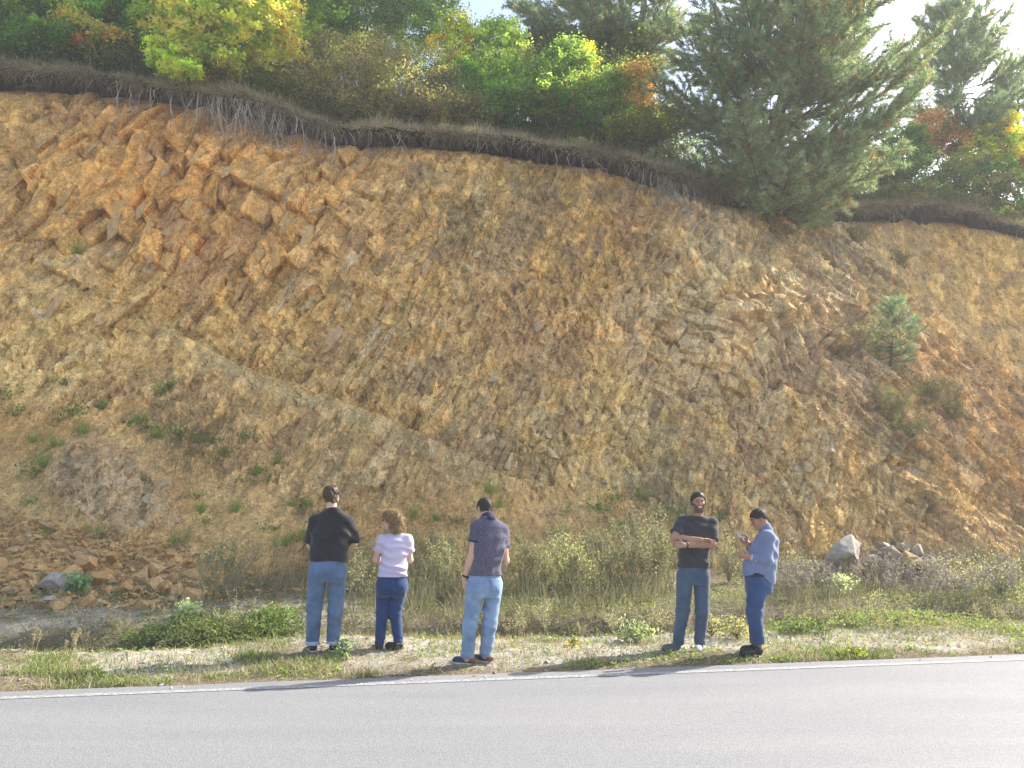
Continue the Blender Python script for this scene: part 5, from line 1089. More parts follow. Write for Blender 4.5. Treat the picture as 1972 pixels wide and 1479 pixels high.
# ================================================================ people (signed distance fields -> one skin each)
class Fld:
    def __init__(s, lo, hi, h):
        s.lo = np.array(lo, float); s.h = h; s.n = np.ceil((np.array(hi) - s.lo) / h).astype(int) + 1
        s.F = np.full(s.n, .12, np.float32)
        s.ax = [s.lo[i] + np.arange(s.n[i]) * h for i in range(3)]
    def win(s, lo, hi, m=.05):
        a = np.clip(np.floor((np.array(lo) - m - s.lo) / s.h).astype(int), 0, s.n); b = np.clip(np.ceil((np.array(hi) + m - s.lo) / s.h).astype(int) + 1, 0, s.n)
        sl = tuple(slice(a[i], b[i]) for i in range(3)); g = np.meshgrid(s.ax[0][sl[0]], s.ax[1][sl[1]], s.ax[2][sl[2]], indexing='ij')
        return sl, g
    def mix(s, sl, d, k):
        f = s.F[sl]
        if k < 0:                                   # smooth subtraction
            k = -k; h = np.clip(.5 - .5 * (f + d) / k, 0, 1); s.F[sl] = f * (1 - h) - d * h + k * h * (1 - h)
        elif k == 0: s.F[sl] = np.minimum(f, d)
        else:
            h = np.clip(.5 + .5 * (d - f) / k, 0, 1); s.F[sl] = d * (1 - h) + f * h - k * h * (1 - h)
    def cap(s, a, b, ra, rb, k=.02, cut=None, sq=None):
        a = np.array(a, float); b = np.array(b, float); r = max(ra, rb)
        sl, (X, Y, Z) = s.win(np.minimum(a, b) - r, np.maximum(a, b) + r)
        d = b - a; L2 = max((d ** 2).sum(), 1e-9); t = np.clip(((X - a[0]) * d[0] + (Y - a[1]) * d[1] + (Z - a[2]) * d[2]) / L2, 0, 1)
        D = np.sqrt((X - a[0] - d[0] * t) ** 2 + (Y - a[1] - d[1] * t) ** 2 + (Z - a[2] - d[2] * t) ** 2) - (ra + (rb - ra) * t)
        if cut is not None:
            L = math.sqrt(L2); D = np.maximum(D, ((X - b[0]) * d[0] + (Y - b[1]) * d[1] + (Z - b[2]) * d[2]) / L - cut)
        s.mix(sl, D, k); return s
    def ell(s, c, r, R=None, k=.02):
        c = np.array(c, float); r = np.array(r, float); m = r.max(); sl, (X, Y, Z) = s.win(c - m, c + m); X = X - c[0]; Y = Y - c[1]; Z = Z - c[2]
        if R is not None: X, Y, Z = R[0][0] * X + R[1][0] * Y + R[2][0] * Z, R[0][1] * X + R[1][1] * Y + R[2][1] * Z, R[0][2] * X + R[1][2] * Y + R[2][2] * Z
        k0 = np.sqrt((X / r[0]) ** 2 + (Y / r[1]) ** 2 + (Z / r[2]) ** 2); k1 = np.sqrt((X / r[0] ** 2) ** 2 + (Y / r[1] ** 2) ** 2 + (Z / r[2] ** 2) ** 2)
        s.mix(sl, k0 * (k0 - 1) / np.maximum(k1, 1e-6), k); return s
    def sect(s, S, yaw, k=.03, zc=None, p=2.4):
        """stack of ellipse sections (z,cx,cy,a,b), turned by yaw"""
        S = np.array(sorted(S)); z0, z1 = S[0, 0], S[-1, 0]; m = S[:, 3:].max()
        sl, (X, Y, Z) = s.win([S[:, 1].min() - m, S[:, 2].min() - m, z0], [S[:, 1].max() + m, S[:, 2].max() + m, z1])
        g = [np.interp(Z, S[:, 0], S[:, i]) for i in range(1, 5)]; c, s_ = math.cos(yaw), math.sin(yaw); x = X - g[0]; y = Y - g[1]; u = x * c + y * s_; v = -x * s_ + y * c
        rr_ = (np.abs(u / g[2]) ** p + np.abs(v / g[3]) ** p) ** (1 / p); D = (rr_ - 1) * np.minimum(g[2], g[3]) * .95
        D = np.maximum(D, np.maximum(z0 - Z, Z - z1)); s.mix(sl, D, k); return s
    def band(s, fn, w=.03):
        """add fn(X,Y,Z) to the field near the surface"""
        i, j, k = np.nonzero(np.abs(s.F) < w); s.F[i, j, k] += fn(s.ax[0][i], s.ax[1][j], s.ax[2][k]).astype(np.float32); return s
    def copy(s, add=0.0):
        o = Fld.__new__(Fld); o.lo, o.h, o.n, o.ax = s.lo, s.h, s.n, s.ax; o.F = s.F + np.float32(add); return o
    def isect(s, fn):
        g = np.meshgrid(*s.ax, indexing='ij', sparse=True); s.F = np.maximum(s.F, fn(*g)).astype(np.float32); return s
    def mesh(s, name, mat, cols=None, smooth=True, it=1):
        F = s.F; ins = F < 0
        c = sum(ins[a:a + s.n[0] - 1, b:b + s.n[1] - 1, d:d + s.n[2] - 1].astype(np.int8) for a in (0, 1) for b in (0, 1) for d in (0, 1))
        act = (c > 0) & (c < 8); I = np.argwhere(act)
        if len(I) == 0: return None
        idm = np.full(act.shape, -1, np.int64); idm[act] = np.arange(len(I))
        acc = np.zeros((len(I), 3)); cn = np.zeros(len(I))
        corners = [(a, b, d) for a in (0, 1) for b in (0, 1) for d in (0, 1)]; val = {q: F[I[:, 0] + q[0], I[:, 1] + q[1], I[:, 2] + q[2]] for q in corners}
        for q in corners:
            for ax in range(3):
                if q[ax] == 0:
                    q2 = list(q); q2[ax] = 1; a = val[q]; b = val[tuple(q2)]; m = (a < 0) != (b < 0); t = np.where(m, a / np.where(m, a - b, 1), 0)
                    p = np.tile(np.array(q, float), (len(I), 1)); p[:, ax] += t; acc += p * m[:, None]; cn += m
        V = s.lo + (I + acc / cn[:, None]) * s.h
        Q = []
        for ax in range(3):
            u, v = [(1, 2), (2, 0), (0, 1)][ax]; sa = [slice(None)] * 3; sb = [slice(None)] * 3; sa[ax] = slice(0, -1); sb[ax] = slice(1, None)
            A = ins[tuple(sa)]; B = ins[tuple(sb)]; E_ = np.argwhere(A != B); fl_ = A[tuple(E_.T)]
            ok = (E_[:, u] > 0) & (E_[:, v] > 0) & (E_[:, u] < s.n[u] - 1) & (E_[:, v] < s.n[v] - 1); E_ = E_[ok]; fl_ = fl_[ok]
            q = []
            for du, dv in [(-1, -1), (0, -1), (0, 0), (-1, 0)]:
                e = E_.copy(); e[:, u] += du; e[:, v] += dv; q.append(idm[tuple(e.T)])
            q = np.stack(q, -1); q[~fl_] = q[~fl_][:, ::-1]; Q.append(q)
        Q = np.concatenate(Q); Q = Q[(Q >= 0).all(1)]
        C = None if cols is None else cols(V)
        me = mesh_np(name, V, Q, C, smooth); me.materials.append(mat); return me
def rotm(yaw, pitch=0, roll=0):
    return np.array((Matrix.Rotation(yaw, 3, 'Z') @ Matrix.Rotation(pitch, 3, 'X') @ Matrix.Rotation(roll, 3, 'Y')))
def cloth_mat(name, base, var=.12, bump=.002, bs=60, rough=.9, dots=None, sheen=.2):
    def f(nt, pb):
        N = nt.nodes; L = nt.links; tc = N.new("ShaderNodeTexCoord"); nz = N.new("ShaderNodeTexNoise"); nz.inputs["Scale"].default_value = 5; nz.inputs["Detail"].default_value = 5
        L.new(tc.outputs["Object"], nz.inputs["Vector"]); mr = N.new("ShaderNodeMapRange"); mr.inputs[1].default_value = .3; mr.inputs[2].default_value = .7; mr.inputs[3].default_value = 1 - var; mr.inputs[4].default_value = 1 + var
        L.new(nz.outputs["Fac"], mr.inputs[0]); v = N.new("ShaderNodeVectorMath"); v.operation = 'MULTIPLY'; v.inputs[0].default_value = base; L.new(mr.outputs[0], v.inputs[1]); co = v.outputs[0]
        if dots:
            vo = N.new("ShaderNodeTexVoronoi"); vo.inputs["Scale"].default_value = dots[0]; vo.inputs["Randomness"].default_value = .7; L.new(tc.outputs["Object"], vo.inputs["Vector"])
            lt = N.new("ShaderNodeMath"); lt.operation = 'LESS_THAN'; lt.inputs[1].default_value = dots[1]; L.new(vo.outputs["Distance"], lt.inputs[0])
            mx = N.new("ShaderNodeMix"); mx.data_type = 'RGBA'; L.new(lt.outputs[0], mx.inputs[0]); L.new(co, mx.inputs[6]); mx.inputs[7].default_value = (*dots[2], 1); co = mx.outputs[2]
        L.new(co, pb.inputs["Base Color"]); pb.inputs["Roughness"].default_value = rough; pb.inputs["Specular IOR Level"].default_value = .2; pb.inputs["Sheen Weight"].default_value = sheen
        nb = N.new("ShaderNodeTexNoise"); nb.inputs["Scale"].default_value = bs; nb.inputs["Detail"].default_value = 4; L.new(tc.outputs["Object"], nb.inputs["Vector"])
        bp = N.new("ShaderNodeBump"); bp.inputs["Distance"].default_value = bump; L.new(nb.outputs["Fac"], bp.inputs["Height"]); L.new(bp.outputs[0], pb.inputs["Normal"])
    return simple_mat(name, f)
def plain(name, c, rough=.6, spec=.4):
    def f(nt, pb): pb.inputs["Base Color"].default_value = (*c, 1); pb.inputs["Roughness"].default_value = rough; pb.inputs["Specular IOR Level"].default_value = spec
    return simple_mat(name, f)
def skin_mat(name, c):
    m = cloth_mat(name, c, .10, .0012, 40, .55, None, 0); pb = m.node_tree.nodes["Principled BSDF"]; pb.inputs["Subsurface Weight"].default_value = .12; pb.inputs["Subsurface Radius"].default_value = (.02, .008, .004); pb.inputs["Subsurface Scale"].default_value = 1; pb.inputs["Specular IOR Level"].default_value = .35; return m
SKA = skin_mat("skin_light", (.60, .36, .26)); SKB = skin_mat("skin_tan_shaded", (.42, .225, .145)); SKC = skin_mat("skin_fair", (.66, .42, .32))  # SKB is darkened, the shade on a face put into the skin colour
M_SOLE = plain("sole", (.75, .73, .70)); M_BLK = plain("black", (.02, .02, .022), .4); M_HAIRB = plain("hair_black", (.030, .024, .020), .6, .3); M_HAIRBR = plain("hair_brown", (.075, .042, .022), .5); M_HAIRC = plain("hair_curly", (.26, .17, .09), .5)
M_LEATH = plain("leather", (.20, .07, .03), .5); M_STEEL = plain("steel", (.6, .6, .6), .25); M_WHITE = plain("white", (.75, .75, .73), .5); M_RED = plain("lips", (.35, .12, .10), .5); M_GLASS = plain("dark_lens", (.015, .012, .012), .1, .6)
M_STITCH = plain("stitch", (.22, .26, .36), .8)

def head_sdf(F, c, R, s=1.0, k=.014, beardy=0):
    T = lambda x, y, z: c + R @ (np.array([x, y, z]) * s)
    S = lambda *r: tuple(v * s for v in r)
    F.ell(T(0, -.012, .028), S(.074, .094, .088), R, k)
    F.ell(T(0, .022, -.045), S(.056, .066, .062), R, .02)
    F.ell(T(0, .062, -.088), S(.026, .022, .020), R, .02)
    for e in (-1, 1):
        F.ell(T(e * .036, .058, -.022), S(.024, .026, .026), R, .015)
        F.ell(T(e * .031, .094, .012), S(.017, .012, .010), R, -.010)
        F.ell(T(e * .076, -.006, -.006), S(.008, .019, .031), R, .008)
    F.ell(T(0, .078, .034), S(.052, .016, .010), R, .012)
    F.cap(T(0, .086, .018), T(0, .108, -.016), .008 * s, .012 * s, .008)
    for e in (-1, 1): F.ell(T(e * .011, .098, -.020), S(.008, .009, .007), R, .006)
    F.ell(T(0, .088, -.046), S(.024, .009, .006), R, .008); F.ell(T(0, .086, -.057), S(.021, .009, .006), R, .008)
    return T
def hand_sdf(F, w, d, n, side, curl=.6, s=1.0):
    """w wrist, d direction of the hand, n out of the back of the hand, side = towards the thumb"""
    d = np.array(d, float); d /= np.linalg.norm(d); n = np.array(n, float); n -= d * (n @ d); n /= np.linalg.norm(n); t = np.cross(d, n) * side
    w = np.array(w, float); R = np.stack([t, d, n], 1)
    F.ell(w + d * .048 * s, (.041 * s, .053 * s, .016 * s), R, .012)
    ln = [.070, .078, .073, .058]
    for i in range(4):
        off = (.030 - .020 * i) * s; p = w + d * .085 * s + t * off; sp = t * (.12 - .08 * i)
        ang = curl; L = ln[i] * s; r = (.0095 - .0006 * i) * s
        for seg in (.45, .32, .23):
            dd = (d + sp) * math.cos(ang) - n * math.sin(ang); dd /= np.linalg.norm(dd); q = p + dd * L * seg; F.cap(p, q, r, r * .92, .004); p = q; r *= .92; ang += curl * .8
    p = w + d * .022 * s + t * .030 * s; q = p + (t * .75 + d * .6 - n * .3) * .036 * s; q2 = q + (d * .85 + t * .3 - n * .35) * .030 * s; q3 = q2 + (d * .9 - n * .45) * .022 * s
    F.cap(p, q, .013 * s, .011 * s, .010); F.cap(q, q2, .0105 * s, .0095 * s, .005); F.cap(q2, q3, .0095 * s, .008 * s, .004)
def hair_fld(F, c, R, off, region, nz=.004, ns=60, seed=1, s=1.0):
    H = F.copy(-off)
    def reg(X, Y, Z):
        X = X - c[0]; Y = Y - c[1]; Z = Z - c[2]
        x = (R[0][0] * X + R[1][0] * Y + R[2][0] * Z) / s; y = (R[0][1] * X + R[1][1] * Y + R[2][1] * Z) / s; z = (R[0][2] * X + R[1][2] * Y + R[2][2] * Z) / s
        return region(x, y, z)
    H.isect(reg)
    H.band(lambda x, y, z: nz * 2 * (vnoise(x * ns + z * 13, z * ns * .6 + y * ns, seed) - .5) + nz * (vnoise(y * ns * 2, z * ns + x * ns * 2, seed + 3) - .5))
    return H
def wrinkle(pts, amp=.006, seed=0, dirn=0.0, fr=26, base=.25):
    """folds concentrated round the given joints: pts = [(point, radius)]"""
    def f(x, y, z):
        w = base + 0 * x
        for p, r in pts: w = w + np.exp(-((x - p[0]) ** 2 + (y - p[1]) ** 2 + (z - p[2]) ** 2) / r ** 2)
        ph = z * fr + dirn * x * fr + 3.0 * vnoise(x * 6 + 3, z * 6 + y * 5, seed); rid = np.abs(np.sin(ph)) ** 1.5 - .5
        return 2.1 * amp * np.minimum(w, 1.3) * (rid * (.4 + .9 * vnoise(x * 9 + 11, z * 9 + y * 7, seed + 2))) + .004 * (vnoise(x * 7 + y * 5, z * 6, seed + 5) - .5)
    return f
def shoe(root, heel, toe, sole_mat, up_mat, w=.046, h=.085, name="shoe"):
    heel = np.array(heel, float); toe = np.array(toe, float); d = toe - heel; L = np.linalg.norm(d); d /= L; a = math.atan2(-d[0], d[1]); R = rotm(a)
    F = Fld(np.minimum(heel, toe) - [.09, .09, .03], np.maximum(heel, toe) + [.09, .09, .17], .006)
    F.cap(heel + [0, 0, .045] + d * .03, heel + d * (L - .05) + [0, 0, .038], .040, .036, .02); F.ell(heel + d * L * .68 + [0, 0, .035], (w, L * .33, .04), R, .02); F.cap(heel + d * .05 + [0, 0, .05], heel + d * .055 + [0, 0, h + .03], .041, .040, .02)
    for e in (0, 1): pass
    z0 = heel[2]
    U = F.copy(); U.isect(lambda x, y, z: np.maximum(z - (z0 + h + .02), z0 + .018 - z)); o = link(name, U.mesh(name, up_mat), None, root)
    S = F.copy(-.005); S.isect(lambda x, y, z: np.maximum(z - (z0 + .024), z0 - z) + 0 * x); link("sole", S.mesh("sole", sole_mat), None, o)
    return o
def person(px, py, label):
    g = gpt(px, py); o = thing("person", g, label, "person"); return o, g
def mkJ(g):
    def J(px, py, dy=0.0): return at(px, py, g[1] + dy) - g
    return J
def arm(F, sh, el, wr, r=(.050, .038, .027), k=.02): F.cap(sh, el, r[0], r[1], k); F.cap(el, el + (wr - el) * .35, r[1], r[1] * .98, k); F.cap(el + (wr - el) * .3, wr, r[1] * .98, r[2], k)
def legs(F, hp, kn, an, r=(.085, .058, .055, .040), k=.03): F.cap(hp, kn, r[0], r[1], k); F.cap(kn, an, r[2], r[3], k)
BND = ([-.48, -.42, -.03], [.48, .42, 1.98])
def pocket(J_field, c, R, w, h, parent, mat):
    P = J_field.copy(-.006)
    def reg(X, Y, Z):
        X = X - c[0]; Y = Y - c[1]; Z = Z - c[2]; x = R[0][0] * X + R[1][0] * Y; y = R[0][1] * X + R[1][1] * Y; z = Z
        return np.maximum(np.maximum(np.abs(x) - w + np.maximum(-z - h * .5, 0) * .8, np.abs(z) - h), np.abs(y) - .09)
    P.isect(reg); P.isect(lambda X, Y, Z: -J_field.F - .006)
    me = P.mesh("back_pocket", mat)
    if me: link("back_pocket", me, None, parent)
def seam_tube(name, parent, pts, mat, r=.003):
    b = Buf(); tube(b, pts, r, 5, (.5, .5, .5)); me = b.mesh(name, True); me.materials.append(mat); return link(name, me, None, parent)
def ring(F, a, b, off, w, name, mat, parent, near=.06):
    """a band round a limb at point a, axis a->b, cut out of the limb's own surface"""
    a = np.array(a); d = np.array(b) - a; d /= np.linalg.norm(d); B = F.copy(-off)
    def reg(X, Y, Z):
        u = (X - a[0]) * d[0] + (Y - a[1]) * d[1] + (Z - a[2]) * d[2]; r2 = (X - a[0]) ** 2 + (Y - a[1]) ** 2 + (Z - a[2]) ** 2
        return np.maximum(np.abs(u) - w, np.sqrt(r2) - near)
    B.isect(reg); me = B.mesh(name, mat); return link(name, me, None, parent) if me else None

def fuzz(ob, n, L, cols, curl=.5, down=.4, seed=0):
    me = ob.data; k = len(me.vertices); co = np.empty(k * 3, np.float32); me.vertices.foreach_get("co", co); co = co.reshape(-1, 3); no = np.empty(k * 3, np.float32); me.vertices.foreach_get("normal", no); no = no.reshape(-1, 3)
    rg_ = np.random.default_rng(seed); i = rg_.integers(0, k, n); N_ = no[i].astype(float); D = rg_.normal(size=(n, 3)) * .35 + np.array([0, 0, -down - .5]); D = D - N_ * (D * N_).sum(1, keepdims=True); D = D / np.linalg.norm(D, axis=1, keepdims=True) + N_ * .28; b = Buf()
    blades(b, co[i] - no[i] * .003, D, L * rg_.uniform(.5, 1.2, n), .0034, pal(n, cols, rg_, .3), rg_, curl); me2 = b.mesh("strands"); me2.materials.append(M_HAIRS); tag(link("strands", me2, None, ob), kind="stuff")
M_HAIRS = mat_vc("hair_strands", .5, .15, spec=.35)
# ---------- 1: tallest man, black T-shirt, from behind
DENIM_MID = cloth_mat("denim_mid", (.10, .155, .25), .35); DENIM_DARK = cloth_mat("denim_dark", (.022, .05, .135), .3); DENIM_LIGHT = cloth_mat("denim_light", (.20, .285, .41), .3); DENIM_GREY = cloth_mat("denim_grey", (.075, .11, .16), .3); CHINO = cloth_mat("navy_cotton", (.04, .075, .17), .2)
T_BLACK = cloth_mat("black_cotton", (.022, .022, .025), .2); T_GREYBLACK = cloth_mat("flare_greyed_cotton", (.045, .045, .048), .2); T_LILAC = cloth_mat("lilac_cotton", (.56, .50, .64), .05); POLO = cloth_mat("dotted_navy", (.080, .074, .105), .1, dots=(120, .28, (.26, .24, .33))); POLO_D = cloth_mat("navy_trim", (.025, .018, .06), .1); SHIRT_B = cloth_mat("blue_chambray", (.18, .215, .33), .12, bs=120)  # T_GREYBLACK is black cotton with a flare's grey veil put into the colour

o, g = person(620, 1256, "tallest man seen from behind in a plain black T-shirt and blue jeans"); J = mkJ(g); YW = -.12
hL, hR = J(612, 1100), J(650, 1100); kL, kR = J(605, 1172, -.02), J(646, 1176, .02); aL, aR = J(602, 1240, 0), J(641, 1240, .02)
shL, shR = J(606, 1003, .02), J(669, 1006, .0); eL, eR = J(598, 1050, .10), J(681, 1046, .12); wL, wR = J(622, 1042, .30), J(652, 1046, .32)
B = Fld(*BND, .0062); hc = J(639, 956, .02); R = rotm(-.30, -.05)
TH = head_sdf(B, hc, R, 1.0); B.cap(J(638, 990, 0), J(639, 962, .01), .062, .054, .025)
B.sect([(J(0, 1078)[2], J(631, 1080)[0], 0, .145, .10), (J(0, 1030)[2], J(636, 1080)[0], 0, .15, .10), (J(0, 1000)[2], J(638, 1080)[0], .01, .16, .09), (J(0, 990)[2], J(638, 1080)[0], .01, .10, .07)], YW)
B.cap(shL, shR, .055, .055, .03)
for s_, e_, w_ in ((shL, eL, wL), (shR, eR, wR)): arm(B, s_, e_, w_)
hand_sdf(B, wL, [.9, .3, .1], [0, .7, .6], 1, .5); hand_sdf(B, wR, [-.9, .2, -.1], [0, .7, .6], -1, .5)
for a_, b_, c_ in ((hL, kL, aL), (hR, kR, aR)): legs(B, a_, b_, c_)
link("body", B.mesh("body", SKC), None, o)
H = hair_fld(B, hc, R, .013, lambda x, y, z: np.maximum(np.maximum(-z - .055 - .5 * np.clip(-y, 0, 1) * .4 + .9 * np.clip(y - .0, 0, 1), y - .075 - .0 * z), np.where((np.abs(x) > .066) & (z < .03), .01, -1)), .012, 38, 3)
fuzz(link("hair", H.mesh("hair", M_HAIRBR), None, o), 1500, .026, [(.10, .055, .03), (.16, .09, .05), (.06, .035, .02)], .6, .2)
S = Fld(*BND, .0075)
S.sect([(J(0, 1083)[2], J(633, 1080)[0], 0, .212, .14), (J(0, 1055)[2], J(633, 1080)[0], 0, .208, .14), (J(0, 1025)[2], J(636, 1080)[0], 0, .222, .135), (J(0, 1004)[2], J(638, 1080)[0], .01, .215, .115), (J(0, 992)[2], J(638, 1080)[0], .01, .150, .09), (J(0, 984)[2], J(638, 1080)[0], .005, .090, .075), (J(0, 977)[2], J(638, 1080)[0], .005, .066, .066)], YW, .03)
S.cap(J(634, 990), shL, .055, .060, .04); S.cap(J(642, 990), shR, .055, .060, .04); S.cap(shL, shL + (eL - shL) * .85, .070, .078, .035, cut=0); S.cap(shR, shR + (eR - shR) * .92, .070, .086, .03, cut=0)
S.band(wrinkle([(J(672, 1040), .12), (J(620, 1070), .12)], .010, 1, .8, 18, .35)); hz = J(0, 1080)[2]; S.isect(lambda x, y, z: hz + .006 * np.sin(x * 20) - z)
link("t_shirt", S.mesh("t_shirt", T_BLACK), None, o)
Jn = Fld(*BND, .007)
Jn.sect([(J(0, 1118)[2], J(631, 1080)[0], 0, .165, .125), (J(0, 1100)[2], J(631, 1080)[0], -.005, .192, .14), (J(0, 1080)[2], J(631, 1080)[0], 0, .178, .125), (J(0, 1068)[2], J(631, 1080)[0], 0, .17, .12)], YW, .04)
for a_, b_, c_ in ((hL, kL, aL), (hR, kR, aR)): Jn.cap(a_, b_, .108, .085, .03); Jn.cap(b_, c_, .083, .074, .03, cut=0)
Jn.ell(J(614, 1110, -.07), (.085, .075, .09), None, .04); Jn.ell(J(649, 1110, -.07), (.085, .075, .09), None, .04)
Jn.band(wrinkle([(kL, .13), (kR, .13), (aL, .12), (aR, .12), (J(630, 1135), .12)], .0055, 5, .4, 30, .15))
jo = link("jeans", Jn.mesh("jeans", DENIM_MID), None, o); Rz = rotm(YW); pocket(Jn, J(613, 1104, -.12), Rz, .058, .065, jo, DENIM_MID); pocket(Jn, J(650, 1104, -.12), Rz, .058, .065, jo, DENIM_MID)
for a_, k_ in ((aL, kL), (aR, kR)): ring(Jn, a_ + [0, 0, .012], k_, .005, .022, "jeans_cuff", cloth_mat("denim_cuff", (.40, .46, .55), .1) if "denim_cuff" not in MATS else MATS["denim_cuff"], jo, .12)
BL = Jn.copy(-.005); z1, z2 = J(0, 1080)[2], J(0, 1072)[2]; BL.isect(lambda x, y, z: np.maximum(z - z2, z1 - z) + 0 * x); link("belt", BL.mesh("belt", M_LEATH), None, o)
shoe(o, J(603, 1254, -.05) * [1, 1, 0] + [0, 0, 0], J(600, 1254, .23) * [1, 1, 0], M_SOLE, M_BLK); shoe(o, J(640, 1254, -.03) * [1, 1, 0], J(650, 1254, .25) * [1, 1, 0], M_SOLE, M_BLK)

# ---------- 2: woman, lilac T-shirt
o, g = person(748, 1252, "woman with curly brown hair and sunglasses in a lilac T-shirt and dark jeans"); J = mkJ(g); YW = .15
hL, hR = J(740, 1128), J(770, 1128); kL, kR = J(736, 1182, .02), J(761, 1180, .04); aL, aR = J(731, 1240, -.02), J(768, 1238, .02)
shL, shR = J(737, 1040, 0), J(785, 1040, .0); eL, eR = J(724, 1078, .03), J(789, 1078, .04); wL, wR = J(733, 1076, .25), J(778, 1076, .26)
B = Fld(*BND, .0062); hc = J(753, 1003, .02); R = rotm(PI * .42, -.05); TH = head_sdf(B, hc, R, .93)
B.cap(J(762, 1032, 0), J(758, 1014, .01), .046, .043, .02)
B.sect([(J(0, 1112)[2], J(756, 1080)[0], 0, .125, .09), (J(0, 1075)[2], J(760, 1080)[0], 0, .115, .085), (J(0, 1045)[2], J(761, 1080)[0], 0, .13, .08), (J(0, 1034)[2], J(761, 1080)[0], 0, .08, .06)], YW)
B.cap(shL, shR, .045, .045, .03)
for s_, e_, w_ in ((shL, eL, wL), (shR, eR, wR)): arm(B, s_, e_, w_, (.046, .038, .024))
hand_sdf(B, wL, [.8, .4, .1], [0, .7, .6], 1, .5, .9); hand_sdf(B, wR, [-.8, .3, .1], [0, .7, .6], -1, .5, .9)
for a_, b_, c_ in ((hL, kL, aL), (hR, kR, aR)): legs(B, a_, b_, c_, (.07, .05, .048, .036))
link("body", B.mesh("body", SKC), None, o)
Hf = Fld(hc - .25, hc + .25, .0062)
for (x, y, z, r) in [(0, -.03, .05, .085), (0, -.07, .0, .085), (0, -.08, -.05, .075), (.03, -.085, -.10, .06), (-.03, -.085, -.10, .06), (0, .03, .075, .06), (.045, -.01, .03, .055), (-.045, -.01, .03, .055), (0, .065, .07, .035), (.05, -.05, -.07, .045), (-.05, -.05, -.07, .045)]: Hf.ell(hc + R @ np.array([x, y, z]), (r, r, r), None, .02)
rg = np.random.default_rng(4)
for _ in range(170):
    u = rand_dirs(1, rg)[0]; u[1] = -abs(u[1]) * 1.0 + .2; p = np.array([0, -.045, -.005]) + u * [.07, .078, .115]; r = rg.uniform(.010, .018); Hf.ell(hc + R @ p, (r, r, r * 1.2), None, .004)
Hf.band(lambda x, y, z: .010 * (vnoise(x * 60 + y * 40, z * 60, 5) - .5) + .012 * (vnoise(x * 90 + z * 30, z * 90 - y * 60, 8) - .5))
fuzz(link("curly_hair", Hf.mesh("curly_hair", M_HAIRC), None, o), 5000, .038, [(.36, .26, .15), (.50, .38, .22), (.20, .13, .07)], 1.1, .3)
T2 = lambda x, y, z: hc + R @ (np.array([x, y, z]) * .93)
sg = link("sunglasses", None, None, o); b = Buf()
for e in (-1, 1):
    P = [T2(e * (.031 + .024 * math.cos(a)), .102 - abs(.031 + .024 * math.cos(a)) * .15, .010 + .020 * math.sin(a)) for a in np.linspace(0, 2 * PI, 12, endpoint=False)]; P.append(T2(e * .031, .106, .010)); b.add(P, [[i, (i + 1) % 12, 12] for i in range(12)], None, (.02, .02, .02))
    tube(b, [T2(e * .056, .092, .015), T2(e * .076, .04, .012), T2(e * .078, -.01, .005)], .0028, 4, (.1, .05, .03))
tube(b, [T2(-.01, .104, .016), T2(.01, .104, .016)], .0025, 4, (.1, .05, .03)); bpy.data.objects.remove(sg); me = b.mesh("sunglasses"); me.materials.append(M_GLASS); link("sunglasses", me, None, o)
seam_tube("hair_clip", o, [T2(.085, -.045, .045), T2(.088, -.065, .02)], M_STEEL, .006)
S = Fld(*BND, .0072)
S.sect([(J(0, 1113)[2], J(756, 1080)[0], -.01, .168, .13), (J(0, 1098)[2], J(757, 1080)[0], 0, .165, .13), (J(0, 1072)[2], J(760, 1080)[0], 0, .150, .12), (J(0, 1050)[2], J(761, 1080)[0], 0, .165, .12), (J(0, 1040)[2], J(761, 1080)[0], 0, .16, .10), (J(0, 1027)[2], J(762, 1080)[0], 0, .062, .062)], YW, .03)
S.cap(J(758, 1034), shL, .045, .055, .04); S.cap(J(766, 1034), shR, .045, .055, .04); S.cap(shL, shL + (eL - shL) * .62, .066, .066, .03, cut=0); S.cap(shR, shR + (eR - shR) * .62, .066, .066, .03, cut=0)
S.band(wrinkle([(J(755, 1075, -.1), .16), (J(760, 1095, -.1), .14), (J(735, 1055), .08)], .010, 11, .25, 34, .25)); hz = J(0, 1110)[2]; S.isect(lambda x, y, z: hz - .02 * x - z)
link("t_shirt", S.mesh("t_shirt", T_LILAC), None, o)
Jn = Fld(*BND, .007)
Jn.sect([(J(0, 1145)[2], J(755, 1080)[0], 0, .15, .12), (J(0, 1128)[2], J(755, 1080)[0], -.01, .172, .14), (J(0, 1112)[2], J(756, 1080)[0], 0, .158, .12), (J(0, 1104)[2], J(757, 1080)[0], 0, .148, .11)], YW, .04)
for a_, b_, c_ in ((hL, kL, aL), (hR, kR, aR)): Jn.cap(a_, b_, .096, .070, .03); Jn.cap(b_, c_, .068, .054, .03, cut=0)
Jn.ell(J(741, 1135, -.07), (.08, .075, .085), None, .04); Jn.ell(J(770, 1135, -.07), (.08, .075, .085), None, .04)
Jn.band(wrinkle([(kL, .11), (kR, .11), (aL, .1), (aR, .1), (J(755, 1150), .1)], .0048, 15, .4, 34, .12))
jo = link("jeans", Jn.mesh("jeans", DENIM_DARK), None, o); pocket(Jn, J(740, 1122, -.12), rotm(YW), .050, .06, jo, DENIM_DARK); pocket(Jn, J(772, 1122, -.12), rotm(YW), .050, .06, jo, DENIM_DARK)
shoe(o, J(731, 1250, -.07) * [1, 1, 0], J(728, 1250, .17) * [1, 1, 0], M_BLK, M_BLK, .042); shoe(o, J(775, 1250, .02) * [1, 1, 0], J(741, 1250, .06) * [1, 1, 0] , M_BLK, M_BLK, .042)

